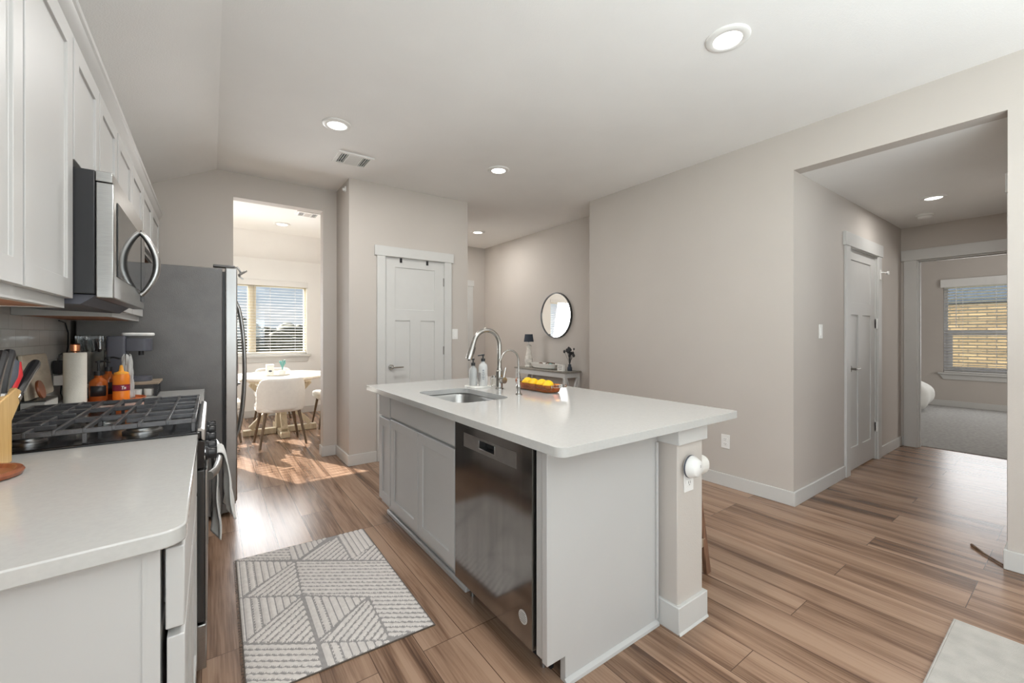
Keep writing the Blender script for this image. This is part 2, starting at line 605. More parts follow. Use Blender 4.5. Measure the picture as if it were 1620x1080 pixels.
# floors
struct('floor', MB().box(-1.72, 6.57, -4.72, 7.68, -0.06, 0.0), 'floor', 'warm brown wood plank floor running through kitchen and hall')
struct('floor_bedroom', MB().box(6.57, 10.75, -1.6, 4.1, -0.06, 0.006), 'carpet', 'grey bedroom carpet beyond the hall doorway')

# ceilings
c = MB().box(0.04, 4.04, -4.72, 7.10, CEIL, CEIL + 0.1).box(-1.72, 0.04, 4.75, 7.10, CEIL, CEIL + 0.1)
c.prism([(7.10, CEIL), (7.68, CEIL - 0.455), (7.68, CEIL + 0.1), (7.10, CEIL + 0.1)], -1.72, 4.04, 'x')
c.prism([(0.04, CEIL), (-0.80, CEIL - 0.42), (-0.80, CEIL + 0.1), (0.04, CEIL + 0.1)], -4.72, 4.75, 'y')
struct('ceiling', c, 'ceil', 'pale textured kitchen ceiling sloping down over the left cabinets')
struct('ceiling_hall', MB().box(3.622, 6.57, 0.154, 1.42, HALLC, HALLC + 0.1), 'ceil', 'lower ceiling of the hall on the right')
struct('ceiling_bedroom', MB().box(6.57, 10.75, -1.6, 4.1, 2.75, 2.85), 'ceil', 'bedroom ceiling beyond the hall')

# walls
struct('wall_left', holed(MB(), 'x', -0.80, XL, -4.60, YB, 0, 2.6, [(-2.75, -0.05, 0.55, 2.3)]), 'wall', 'left kitchen wall behind the cabinet run')  # opening cut for the added side window and its fill lamp
struct('wall_back', holed(MB(), 'y', YB, 4.81, -1.60, 1.08, 0, CEIL, [(0.166, 0.945, -1, 2.555)]), 'wall', 'wall behind the fridge with the tall dining opening')
w = holed(MB(), 'y', 4.20, 4.32, 1.08, 2.39, 0, CEIL, [(1.43, 2.09, -1, 2.065)])
w.box(1.08, 1.20, 4.32, 5.28, 0, CEIL).box(2.27, 2.39, 4.32, 5.28, 0, CEIL).box(1.08, 2.39, 5.28, 5.40, 0, CEIL)
struct('wall_pantry', w, 'wall', 'walls of the boxed-out pantry in the centre')
w = MB().box(XR, 3.622, 1.42, 3.36, 0, CEIL).box(3.622, 4.04, 3.24, 3.36, 0, CEIL).box(3.92, 4.04, 3.36, 6.40, 0, CEIL)
struct('wall_right', w, 'wall', 'wide beige wall right of the island with recessed hallway part')
struct('wall_right_near', MB().box(XR, 3.622, -4.60, 0.274, 0, CEIL), 'wall', 'right wall on the near side of the hall opening')
struct('wall_header', MB().box(XR, 3.622, 0.274, 1.42, HALLC, CEIL), 'wall', 'header above the hall opening')
struct('wall_hall_left', holed(MB(), 'y', 1.30, 1.42, XR, 6.45, 0, HALLC, [(4.68, 5.52, -1, 2.065)]), 'wall', 'hall wall carrying the white closet door')
struct('wall_hall_right', holed(MB(), 'y', 0.154, 0.274, 3.622, 6.45, 0, HALLC, [(3.80, 4.60, -1, 2.08)]), 'wall', 'right wall of the hall')  # doorway cut to let the added hall lamp through
struct('wall_lamp_room', MB().box(3.622, 5.2, -1.62, -1.50, 0, HALLC).box(5.2, 5.32, -1.62, 0.154, 0, HALLC).box(3.622, 5.2, -1.5, 0.154, HALLC, HALLC + 0.05), 'wall', 'unseen room added round the fill lamp right of the hall')  # enclosure added around the hall fill lamp
struct('wall_hall_far', holed(MB(), 'x', 6.45, 6.57, 0.154, 1.42, 0, HALLC, [(0.34, 1.168, -1, 2.105)]), 'wall', 'far hall wall around the bedroom doorway')
struct('wall_closet', MB().box(4.60, 5.60, 1.90, 1.95, 0, HALLC), 'wall', 'back of the hall closet')
w = MB().box(3.45, 3.92, 6.28, 6.40, 0, CEIL).box(3.45, 3.57, 6.40, 7.53, 0, CEIL)
struct('wall_corridor_far', w, 'wall', 'far wall of the corridor beside the round mirror')
DW = (-1.30, 1.27, 0.95, 2.07)      # dining window opening
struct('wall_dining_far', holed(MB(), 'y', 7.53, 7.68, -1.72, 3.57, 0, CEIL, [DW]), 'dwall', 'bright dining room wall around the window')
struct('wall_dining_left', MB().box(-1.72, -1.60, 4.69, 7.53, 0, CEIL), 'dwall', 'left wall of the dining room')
RW = [(-0.1, 0.95, 0.5, 2.3), (1.15, 2.2, 0.5, 2.3), (2.4, 3.3, 0.5, 2.3)]
struct('wall_rear', holed(MB(), 'y', -4.72, -4.60, -0.80, 3.622, 0, CEIL, RW), 'wall', 'living room wall behind the camera with three windows')
BW = (0.28, 1.575, 0.60, 2.15)      # bedroom window (y0,y1,z0,z1)
w = holed(MB(), 'x', 10.60, 10.75, -1.6, 4.1, 0, 2.75, [BW])
struct('wall_bedroom_far', w, 'wall', 'bedroom wall around its window')
struct('wall_bedroom_left', MB().box(6.57, 10.60, 4.0, 4.1, 0, 2.75), 'wall', 'left wall of the bedroom')
struct('wall_bedroom_right', MB().box(6.57, 10.60, -1.6, -1.5, 0, 2.75), 'wall', 'right wall of the bedroom')
struct('wall_bedroom_near', MB().box(6.57, 6.65, -1.5, 0.154, 0, 2.75).box(6.57, 6.65, 1.42, 4.0, 0, 2.75).box(6.57, 6.65, 0.154, 1.42, 2.49, 2.75), 'wall', 'bedroom side of the hall wall')

# baseboards
BH, BT = 0.105, 0.014


def base(name, segs, label):
    b = MB()
    for x0, x1, y0, y1 in segs:
        b.box(x0, x1, y0, y1, 0, BH)
    struct(name, b, 'trim', label, 0.003)


base('baseboard_right', [(XR - BT, XR, 1.30 - BT, 3.36 + BT), (XR, 4.57, 1.30 - BT, 1.30), (5.63, 6.45, 1.30 - BT, 1.30), (XR - BT, 3.92, 3.36, 3.36 + BT), (3.92 - BT, 3.92, 3.374, 6.28)], 'white baseboard along the right wall and hall')
base('baseboard_near', [(XR - BT, XR, -4.60, 0.274 + BT), (XR, 3.70, 0.274, 0.274 + BT), (4.70, 6.45, 0.274, 0.274 + BT)], 'white baseboard round the near side of the hall opening')
base('baseboard_pantry', [(1.08 - BT, 1.345, 4.20 - BT, 4.20), (2.16, 2.39 + BT, 4.20 - BT, 4.20), (1.08 - BT, 1.08, 4.20, 4.69 - BT), (2.39, 2.39 + BT, 4.20, 5.40 + BT)], 'white baseboard round the pantry')
base('baseboard_opening', [(0.945 - BT, 1.08, YB - BT, YB), (0.945 - BT, 0.945, YB, 4.81), (0.166, 0.166 + BT, YB, 4.81)], 'white baseboard at the jamb of the dining opening')
base('baseboard_dining', [(-1.60, 3.45, 7.53 - BT, 7.53)], 'white baseboard under the dining window')
base('baseboard_bedroom', [(10.60 - BT, 10.60, -1.5, 4.0)], 'white baseboard under the bedroom window')
base('baseboard_hall_far', [(6.45 - BT, 6.45, 1.275, 1.30 - BT)], 'short white baseboard in the hall corner')
base('baseboard_corridor', [(3.45, 3.47, 6.28 - BT, 6.28), (3.68, 3.92 - BT, 6.28 - BT, 6.28)], 'white baseboard at the corridor end')
base('baseboard_rear', [(XL, XR - BT, -4.60, -4.60 + BT)], 'white baseboard behind the camera')
base('baseboard_left', [(XL, XL + BT, -4.58, 0.94)], 'white baseboard on the left wall behind the camera')


# doors -------------------------------------------------------------
def leaf(mb, u0, u1, z0, z1, a0, a1, panels, plane, depth=0.009):
    """door leaf between u0..u1, z0..z1; a0 front plane, a1 back plane; recessed panels"""
    s = 1 if a1 > a0 else -1
    us = sorted({u0, u1} | {p[0] for p in panels} | {p[1] for p in panels})
    zs = sorted({z0, z1} | {p[2] for p in panels} | {p[3] for p in panels})
    nu, nz = len(us) - 1, len(zs) - 1
    idx = {}
    vs, fs = [], []

    def V(d, u, z):
        k = (round(d, 5), round(u, 5), round(z, 5))
        if k not in idx:
            idx[k] = len(vs)
            vs.append((u, d, z) if plane == 'y' else (d, u, z))
        return idx[k]

    def dep(i, j):
        if i < 0 or j < 0 or i >= nu or j >= nz:
            return a1
        cu, cz = (us[i] + us[i + 1]) / 2, (zs[j] + zs[j + 1]) / 2
        return a0 + s * depth if any(p[0] < cu < p[1] and p[2] < cz < p[3] for p in panels) else a0
    for i in range(nu):
        for j in range(nz):
            d = dep(i, j)
            fs.append((V(d, us[i], zs[j]), V(d, us[i + 1], zs[j]), V(d, us[i + 1], zs[j + 1]), V(d, us[i], zs[j + 1])))
            fs.append((V(a1, us[i], zs[j]), V(a1, us[i], zs[j + 1]), V(a1, us[i + 1], zs[j + 1]), V(a1, us[i + 1], zs[j])))
    for i in range(nu + 1):
        for j in range(nz):
            p, q = dep(i - 1, j), dep(i, j)
            if abs(p - q) > 1e-6:
                fs.append((V(p, us[i], zs[j]), V(q, us[i], zs[j]), V(q, us[i], zs[j + 1]), V(p, us[i], zs[j + 1])))
    for i in range(nu):
        for j in range(nz + 1):
            p, q = dep(i, j - 1), dep(i, j)
            if abs(p - q) > 1e-6:
                fs.append((V(p, us[i], zs[j]), V(q, us[i], zs[j]), V(q, us[i + 1], zs[j]), V(p, us[i + 1], zs[j])))
    mb.add(vs, fs)
    return mb


def lever(parent, pos, d, out):
    """door lever: rose on the door at pos, grip towards d (unit along wall), out = unit normal"""
    p, d, out = Vector(pos), Vector(d), Vector(out)
    m = MB()
    m.tube([p, p + out * 0.012], 0.028, 20)
    m.tube([p + out * 0.01, p + out * 0.05], 0.011, 12)
    m.tube([p + out * 0.048 - d * 0.012, p + out * 0.05 + d * 0.03, p + out * 0.046 + d * 0.115], [0.010, 0.009, 0.007], 12)
    return build('door_handle', m, 'nickel', parent)


# pantry door
d1 = struct('door_1', leaf(MB(), 1.435, 2.085, 0.012, 2.06, 4.205, 4.24, [(1.54, 1.98, 1.53, 1.965), (1.54, 1.70, 0.25, 1.415), (1.82, 1.98, 0.25, 1.415)], 'y'), 'trim', 'white panelled pantry door behind the island', 0.002)
lever(d1, (1.495, 4.205, 0.935), (1, 0, 0), (0, -1, 0))
m = MB()
for z in (0.25, 1.05, 1.80):
    m.cyl((2.088, 4.200, z), 0.007, 0.09, 10)
build('hinge', m, 'nickel', d1)
m = MB().box(1.345, 1.43, 4.178, 4.20, 0, 2.065).box(2.09, 2.175, 4.178, 4.20, 0, 2.065).box(1.322, 2.198, 4.172, 4.20, 2.065, 2.165)
m.box(1.428, 1.436, 4.20, 4.32, 0, 2.065).box(2.084, 2.092, 4.20, 4.32, 0, 2.065).box(1.428, 2.092, 4.20, 4.32, 2.06, 2.068)
struct('trim_1', m, 'trim', 'white casing round the pantry door', 0.002)

# hall closet door
d2 = struct('door_2', leaf(MB(), 4.685, 5.515, 0.014, 2.06, 1.312, 1.35, [(4.80, 5.39, 1.57, 1.965), (4.80, 5.00, 0.22, 1.455), (5.13, 5.39, 0.22, 1.455)], 'y'), 'trim', 'white panelled closet door on the hall wall', 0.002)
lever(d2, (4.76, 1.312, 0.955), (1, 0, 0), (0, -1, 0))
for z in (0.33, 1.38):
    build('hinge', MB().box(5.512, 5.545, 1.290, 1.312, z - 0.045, z + 0.045).cyl((5.518, 1.296, z - 0.05), 0.008, 0.10, 10), 'whiteplastic', d2)
m = MB().box(4.575, 4.68, 1.280, 1.30, 0, 2.065).box(5.52, 5.625, 1.280, 1.30, 0, 2.065).box(4.545, 5.655, 1.274, 1.30, 2.065, 2.185)
m.box(4.676, 4.688, 1.30, 1.42, 0, 2.065).box(5.512, 5.524, 1.30, 1.42, 0, 2.065).box(4.676, 5.524, 1.30, 1.42, 2.06, 2.068)
struct('trim_2', m, 'trim', 'white casing round the hall closet door', 0.002)
# bedroom doorway casing and jamb
m = MB().box(6.43, 6.45, 1.165, 1.272, 0, 2.105).box(6.43, 6.45, 0.274 + BT, 0.34, 0, 2.105).box(6.424, 6.45, 0.29, 1.295, 2.105, 2.225)
m.box(6.45, 6.57, 1.155, 1.168, 0, 2.105).box(6.45, 6.57, 0.34, 0.353, 0, 2.105).box(6.45, 6.57, 0.353, 1.155, 2.093, 2.105)
m.box(6.49, 6.52, 1.143, 1.155, 0, 2.093).box(6.49, 6.52, 0.353, 1.143, 2.081, 2.093)
struct('trim_3', m, 'trim', 'white casing round the bedroom doorway', 0.002)
# corridor door casing at the far end
m = MB().box(3.585, 3.67, 6.26, 6.28, 0, 2.10).box(3.46, 3.69, 6.254, 6.28, 2.10, 2.20)
struct('trim_4', m, 'trim', 'white door casing at the end of the corridor', 0.002)
struct('door_3', MB().box(3.47, 3.585, 6.266, 6.28, 0.012, 2.10), 'trim', 'sliver of white door at the end of the corridor')
# hall casing on the right wall of the hall
m = MB().box(3.70, 3.80, 0.274, 0.292, 0, 2.08).box(3.68, 4.72, 0.274, 0.298, 2.08, 2.19).box(4.60, 4.70, 0.274, 0.292, 0, 2.08)
struct('trim_5', m, 'trim', 'white door casing on the right hall wall', 0.002)

# ------------------------------------------------------------------ windows


def pane_material():
    m = bpy.data.materials.new('window_glass')
    m.use_nodes = True
    t = m.node_tree
    t.nodes.clear()
    o = t.nodes.new('ShaderNodeOutputMaterial')
    tr = t.nodes.new('ShaderNodeBsdfTransparent')
    gl = t.nodes.new('ShaderNodeBsdfGlossy')
    gl.inputs['Roughness'].default_value = 0.01
    mxs = t.nodes.new('ShaderNodeMixShader')
    n = t.nodes.new('ShaderNodeTexNoise')
    r = t.nodes.new('ShaderNodeMapRange')
    r.inputs['To Min'].default_value = 0.03
    r.inputs['To Max'].default_value = 0.06
    t.links.new(n.outputs[0], r.inputs['Value'])
    t.links.new(r.outputs[0], mxs.inputs[0])
    t.links.new(tr.outputs[0], mxs.inputs[1])
    t.links.new(gl.outputs[0], mxs.inputs[2])
    t.links.new(mxs.outputs[0], o.inputs[0])
    return m


M['pane'] = pane_material()


def blind(label, mk, u0, u1, z0, z1, pitch, slat, wand_u, parent_loc, cords, vz0, vz1, vu0, vu1):
    """mk(u0,u1,d0,d1,z0,z1) -> args for MB.box; d is distance towards the room from the slat centre"""
    t = thing('window_blind', label, 'blind', parent_loc)
    m = MB()
    k = z0 + 0.035
    while k < z1 - 0.02:
        b = MB().box(*mk(u0 + 0.004, u1 - 0.004, -slat / 2, slat / 2, k - 0.0017, k + 0.0017))
        c_ = mk(0, 0, 0, 0, 0, 0)
        ax = 1 if c_[2] > 5 else 0
        # dining slats tip down a little towards the room, bedroom slats up
        for p in b.v:
            q = list(p)
            q[2] += (0.10 * (q[1] - c_[2])) if ax else (-0.30 * (q[0] - c_[0]))
            m.v.append(tuple(q))
        n0 = len(m.v) - 8
        for f in b.f:
            m.f.append(tuple(i + n0 for i in f))
            m.mi.append(0)
        k += pitch
    build('slats', m, 'blind', t)
    build('bottom_rail', MB().box(*mk(u0 + 0.004, u1 - 0.004, -slat / 2, slat / 2, z0, z0 + 0.018)), 'blind', t, 0.002)
    build('headrail', MB().box(*mk(u0 + 0.003, u1 - 0.003, -slat / 2, slat / 2 - 0.004, z1 - 0.03, z1 - 0.002)), 'blind', t)
    build('valance', MB().box(*mk(vu0, vu1, slat / 2 + 0.004, slat / 2 + 0.02, vz0, vz1)), 'blind', t, 0.003)
    for cu in cords:
        build('ladder_cord', MB().box(*mk(cu - 0.002, cu + 0.002, slat / 2, slat / 2 + 0.002, z0, z1)), 'blind', t)
    if wand_u is not None:
        build('tilt_wand', MB().box(*mk(wand_u - 0.005, wand_u + 0.005, slat / 2 + 0.006, slat / 2 + 0.014, z1 - 0.75, z1 - 0.03)), 'blind', t)
    return t


# dining window: two units and a mullion in tan vinyl
x0, x1, z0, z1 = DW
m = MB()
for a, b in ((x0, -0.42), (-0.38, 0.488), (0.528, x1)):
    m.box(a, a + 0.036, 7.60, 7.66, z0, z1).box(b - 0.036, b, 7.60, 7.66, z0, z1)
    m.box(a + 0.036, b - 0.036, 7.60, 7.66, z0, z0 + 0.05).box(a + 0.036, b - 0.036, 7.60, 7.66, z1 - 0.05, z1)
m.box(0.488, 0.528, 7.595, 7.68, z0, z1).box(-0.42, -0.38, 7.595, 7.68, z0, z1)
w1 = struct('window_1', m, 'vinyl', 'dining room window with tan frame and white blind', 0.003)
for a, b in ((x0 + 0.036, -0.456), (-0.344, 0.452), (0.564, x1 - 0.036)):
    build('pane', MB().box(a, b, 7.628, 7.634, z0 + 0.05, z1 - 0.05), 'pane', w1)
m = MB().box(x0 - 0.06, x1 + 0.06, 7.475, 7.53, z0 - 0.03, z0).box(x0, x1, 7.53, 7.60, z0 - 0.02, z0 + 0.002)
m.prism([(x0 - 0.05, z0 - 0.03), (x1 + 0.05, z0 - 0.03), (x1 + 0.005, z0 - 0.115), (x0 - 0.005, z0 - 0.115)], 7.51, 7.53, 'y')
build('window_sill', m, 'trim', w1, 0.003)
blind('white slatted blind open across the dining room window', lambda u0, u1, d0, d1, z0, z1: (u0, u1, 7.558 - d1, 7.558 - d0, z0, z1),
      x0 + 0.01, x1 - 0.01, z0 + 0.004, z1, 0.0445, 0.05, None, (0.5, 7.558, z0), (-1.0, -0.6, -0.2, 0.28, 0.75, 1.10), 2.03, 2.115, x0 - 0.015, x1 + 0.015)

# bedroom window
y0, y1, z0, z1 = BW
m = MB()
m.box(10.66, 10.72, y0, y0 + 0.05, z0, z1).box(10.66, 10.72, y1 - 0.05, y1, z0, z1).box(10.66, 10.72, y0 + 0.05, y1 - 0.05, z0, z0 + 0.05)
m.box(10.66, 10.72, y0 + 0.05, y1 - 0.05, z1 - 0.05, z1)
w2 = struct('window_2', m, 'vinylw', 'bedroom window with white frame and open blind', 0.003)
build('sash', MB().box(10.645, 10.70, y0 + 0.05, y1 - 0.05, 1.255, 1.335).box(10.645, 10.69, y0 + 0.05, y0 + 0.11, z0 + 0.05, 1.255).box(10.645, 10.69, y1 - 0.11, y1 - 0.05, z0 + 0.05, 1.255).box(10.645, 10.69, y0 + 0.11, y1 - 0.11, z0 + 0.05, z0 + 0.10), 'vinylw', w2, 0.003)
build('pane', MB().box(10.695, 10.70, y0 + 0.05, y1 - 0.05, 1.335, z1 - 0.05).box(10.665, 10.67, y0 + 0.11, y1 - 0.11, z0 + 0.10, 1.255), 'pane', w2)
m = MB().box(10.545, 10.60, y0 - 0.06, y1 + 0.06, z0 - 0.03, z0).box(10.60, 10.66, y0, y1, z0 - 0.02, z0 + 0.002)
m.prism([(y0 - 0.045, z0 - 0.03), (y1 + 0.045, z0 - 0.03), (y1 + 0.0, z0 - 0.12), (y0, z0 - 0.12)], 10.58, 10.60, 'x')
build('window_sill', m, 'trim', w2, 0.003)
blind('white slatted blind open across the bedroom window', lambda u0, u1, d0, d1, z0, z1: (10.612 - d1, 10.612 - d0, u0, u1, z0, z1),
      y0 + 0.01, y1 - 0.01, z0 + 0.004, z1, 0.05, 0.05, 1.41, (10.612, 0.9, z0), (0.5, 0.95, 1.33), 2.10, 2.245, y0 - 0.03, y1 + 0.03)

# living room windows behind the camera
for i, (a, b, z0, z1) in enumerate(RW):
    m = MB().box(a, a + 0.05, -4.69, -4.64, z0, z1).box(b - 0.05, b, -4.69, -4.64, z0, z1).box(a + 0.05, b - 0.05, -4.69, -4.64, z0, z0 + 0.05)
    m.box(a + 0.05, b - 0.05, -4.69, -4.64, z1 - 0.05, z1).box(a + 0.05, b - 0.05, -4.685, -4.645, 1.37, 1.43)
    wr = struct('window_%d' % (i + 3), m, 'vinylw', 'living room window behind the camera', 0.003)
    build('pane', MB().box(a + 0.05, b - 0.05, -4.668, -4.662, z0 + 0.05, 1.37).box(a + 0.05, b - 0.05, -4.668, -4.662, 1.43, z1 - 0.05), 'pane', wr)

m = MB()  # unseen side window, added to go with the side fill lamp
for a, b in ((-2.75, -1.42), (-1.38, -0.05)):
    m.box(-0.79, -0.75, a, a + 0.05, 0.55, 2.3).box(-0.79, -0.75, b - 0.05, b, 0.55, 2.3).box(-0.79, -0.75, a + 0.05, b - 0.05, 0.55, 0.6).box(-0.79, -0.75, a + 0.05, b - 0.05, 2.25, 2.3)
m.box(-0.80, -0.74, -1.42, -1.38, 0.55, 2.3)
wr = struct('window_6', m, 'vinylw', 'unseen living room side window added for the fill lamp left of the camera', 0.003)
build('pane', MB().box(-0.773, -0.767, -2.70, -1.47, 0.6, 2.25).box(-0.773, -0.767, -1.33, -0.10, 0.6, 2.25), 'pane', wr)

# outside
struct('ground', MB().box(-60, 60, -60, 90, -0.50, -0.35), 'grass', 'dry grass outside the windows')
tl = ['low dark bushy tree outside behind the left dining pane', 'dark rounded tree outside left of the mullion', 'tallest dark tree outside in the middle of the dining window',
      'dark spreading tree outside right of the middle', 'low dark tree outside at the right of the dining window', 'dark shrub-like tree outside at the far right']


def tree(x, y, r, h, lab, seed):
    t = thing('tree', lab, 'tree', (x, y, -0.35), 0, 'trees beyond the dining window')
    m = MB()
    rnd = random.Random(seed)
    for k in range(26):
        a, q = rnd.uniform(0, 2 * PI), rnd.uniform(0, 1)
        rr = rnd.uniform(0.45, 0.9) * r * 0.45
        px, py = math.cos(a) * r * (0.3 + 0.6 * q), math.sin(a) * r * 0.55 * q
        pz = 0.35 + rnd.uniform(0, h - rr) * (1.0 - 0.35 * q)
        m.ball((px, py, pz), rr, 1, 1, rnd.uniform(0.6, 0.9), 9, 6)
    o = build('foliage', m, 'leaf', t, local=True, angle=80)
    q = o.modifiers.new('clumps', 'DISPLACE')
    tx = bpy.data.textures.get('clump') or bpy.data.textures.new('clump', 'CLOUDS')
    tx.noise_scale = 0.5
    q.texture = tx
    q.strength = 0.5
    build('trunk', MB().cyl((0, 0, 0), 0.12, h * 0.5, 8), 'bark', t, local=True)


for i, (x, y, r, h) in enumerate([(-7.5, 31, 2.6, 2.2), (-2.6, 41, 3.0, 2.5), (1.6, 31, 2.9, 2.75), (6.4, 41, 3.2, 2.9), (10.2, 31, 2.6, 2.1), (15.0, 41, 3.2, 2.4)]):
    tree(x, y, r, h, tl[i], i)
hs = thing('neighbor_house', 'sunlit tan stone house with slate roof outside the bedroom window', 'house', (14.6, 1.0, -0.35))
build('wall', MB().box(14.6, 18.0, -6, 9, -0.35, 2.02), 'stone', hs)
build('roof', MB().prism([(14.57, 2.02), (18.2, 4.6), (18.2, 4.75), (14.57, 2.13)], -6.5, 9.5, 'y'), 'roofing', hs)

# ------------------------------------------------------------------ cabinets


def shaker(mb, u0, u1, z0, z1, f, b, axis='x', rail=0.058, depth=0.008):
    """shaker front with a recessed flat panel: f front plane, b back plane"""
    leaf(mb, u0, u1, z0, z1, f, b, [(u0 + rail, u1 - rail, z0 + rail, z1 - rail)], 'x' if axis == 'x' else 'y', depth)
    return mb


XF = -0.37          # front of the upper boxes
ZC = 2.225          # top of the upper boxes


def upper(label, y0, y1, z0, doors, dz0, dz1):
    t = thing('wall_cabinet', label, 'cabinet', ((XL + XF) / 2, (y0 + y1) / 2, z0), 0, 'white wall cabinets along the left wall')
    e = 0.002
    m = MB().box(XL + e, XF, y0, y0 + 0.018, z0, ZC).box(XL + e, XF, y1 - 0.018, y1, z0, ZC).box(XL + e, XF, y0 + 0.018, y1 - 0.018, ZC - 0.02, ZC)
    m.box(XF - 0.02, XF, y0 + 0.018, y1 - 0.018, z0, z0 + 0.035).box(XL + e, XL + 0.012, y0 + 0.018, y1 - 0.018, z0, ZC - 0.02)
    build('cabinet_box', m, 'cab', t)
    build('underside', MB().box(XL + 0.012, XF - 0.02, y0 + 0.018, y1 - 0.018, z0 + 0.002, z0 + 0.014), 'underply', t)
    for a, b in doors:
        build('door', shaker(MB(), a, b, dz0, dz1, -0.35, XF + 0.001), 'cab', t, 0.0015)
    return t


upper('white wall cabinet left of the microwave, nearest to the viewer', 1.01, 1.862, 1.352, [(1.022, 1.432), (1.446, 1.856)], 1.382, 2.205)
upper('short white wall cabinet directly above the microwave', 1.866, 2.626, 1.80, [(1.876, 2.235), (2.249, 2.616)], 1.822, 2.205)
upper('white wall cabinet between the microwave and the fridge', 2.630, 3.505, 1.352, [(2.642, 3.055), (3.069, 3.492)], 1.382, 2.205)
upper('white wall cabinet high above the fridge', 3.509, 4.53, 1.822, [(3.521, 4.005), (4.019, 4.515)], 1.845, 2.205)
m = MB()
prof = [(XF + 0.0005, 2.206), (XF + 0.012, 2.206), (XF + 0.014, 2.222), (XF + 0.026, 2.236), (XF + 0.034, 2.262), (XF + 0.040, 2.268), (XF + 0.040, 2.288), (XF - 0.02, 2.288), (XF - 0.02, ZC + 0.001), (XF + 0.0005, ZC + 0.001)]
m.prism(prof, 1.0, 4.555, 'y')
m.box(XL + 0.003, XF - 0.02, 4.535, 4.555, 2.22, 2.288)
tag(build('crown_molding', m, 'cab', None, angle=25), 'white crown moulding running along the tops of the wall cabinets', 'moulding')
tag(build('cabinet_light', MB().cyl((-0.52, 1.40, 1.342), 0.036, 0.0115, 20), 'puck'), 'warm lit puck light under the nearest wall cabinet', 'light')
light('cabinet_glow', 'POINT', (-0.56, 1.40, 1.31), 0.5, color=(1, 0.88, 0.70))

tag(build('tile_backsplash', MB().box(XL + 0.0005, XL + 0.008, 0.97, 3.50, 0.916, 1.351), 'tile'), 'glossy white subway tile backsplash on the left wall', 'backsplash')

# near base cabinet and worktop
SK = 0.10           # skew added to the worktop end and its panel to fit the image edges
t = thing('base_cabinet', 'white base cabinet under the near left worktop', 'cabinet', (-0.38, 1.43, 0))
yb = 1.012
m = MB().prism([(-0.077, yb), (XL + 0.004, yb - SK * 0.58), (XL + 0.004, yb + 0.02 - SK * 0.58), (-0.077, yb + 0.02)], 0.0, 0.882, 'z')
m.box(-0.097, -0.077, yb + 0.021, 1.86, 0.10, 0.882).box(XL + 0.004, -0.077, 1.842, 1.86, 0.0, 0.882).box(-0.17, -0.155, yb + 0.021, 1.842, 0, 0.10)
build('cabinet_box', m, 'cab', t, 0.002)
build('stile', MB().prism([(-0.077, yb - 0.003), (-0.102, yb - 0.003 - SK * 0.025), (-0.102, yb - 0.0005 - SK * 0.025), (-0.077, yb - 0.0005)], 0.0, 0.882, 'z'), 'cab', t)
build('drawer', MB().box(-0.070, -0.041, yb + 0.004, 1.852, 0.715, 0.868).box(-0.077, -0.070, yb + 0.06, 1.80, 0.74, 0.85), 'cab', t, 0.0025)
build('door', shaker(MB(), yb + 0.004, 1.43, 0.115, 0.700, -0.041, -0.068), 'cab', t, 0.002)
build('door', shaker(MB(), 1.44, 1.852, 0.115, 0.700, -0.041, -0.068), 'cab', t, 0.002)


def rounded(pts, rad, n=6):
    """round the corners of a polygon by per-corner radii"""
    out = []
    k = len(pts)
    for i, p in enumerate(pts):
        r = rad[i]
        p = Vector(p)
        if r <= 0:
            out.append(tuple(p))
            continue
        a, b = (Vector(pts[i - 1]) - p).normalized(), (Vector(pts[(i + 1) % k]) - p).normalized()
        ang = a.angle(b)
        d = r / math.tan(ang / 2)
        s, e = p + a * d, p + b * d
        cc = p + (a + b).normalized() * (r / math.sin(ang / 2))
        v0, v1 = s - cc, e - cc
        th = v0.angle(v1)
        for q in range(n + 1):
            f = q / n
            v = (v0 * math.sin((1 - f) * th) + v1 * math.sin(f * th)) / math.sin(th)
            out.append(tuple(cc + v))
    return out


top = rounded([(-0.038, 0.978), (-0.038, 1.866), (XL + 0.009, 1.866), (XL + 0.009, 0.978 - SK * 0.63)], [0.04, 0, 0, 0])
tag(build('countertop', MB().prism(top, 0.884, 0.915, 'z'), 'quartz', None, 0.003), 'white quartz worktop left of the gas range, nearest to the viewer', 'countertop', 'white quartz worktops')
# far base cabinet and worktop
t = thing('base_cabinet', 'white base cabinet between the gas range and the fridge', 'cabinet', (-0.38, 3.0, 0))
build('cabinet_box', MB().box(XL + 0.004, -0.098, 2.636, 3.385, 0.10, 0.882).box(XL + 0.004, -0.17, 2.636, 3.385, 0, 0.10), 'cab', t, 0.002)
build('drawer', MB().box(-0.097, -0.075, 2.645, 3.375, 0.715, 0.868), 'cab', t, 0.002)
build('door', shaker(MB(), 2.645, 3.005, 0.115, 0.70, -0.075, -0.097), 'cab', t, 0.002)
build('door', shaker(MB(), 3.015, 3.375, 0.115, 0.70, -0.075, -0.097), 'cab', t, 0.002)
tag(build('countertop', MB().prism([(-0.034, 2.634), (-0.034, 3.40), (XL + 0.009, 3.40), (XL + 0.009, 2.634)], 0.884, 0.915, 'z'), 'quartz', None, 0.003), 'white quartz worktop between the gas range and the fridge', 'countertop', 'white quartz worktops')

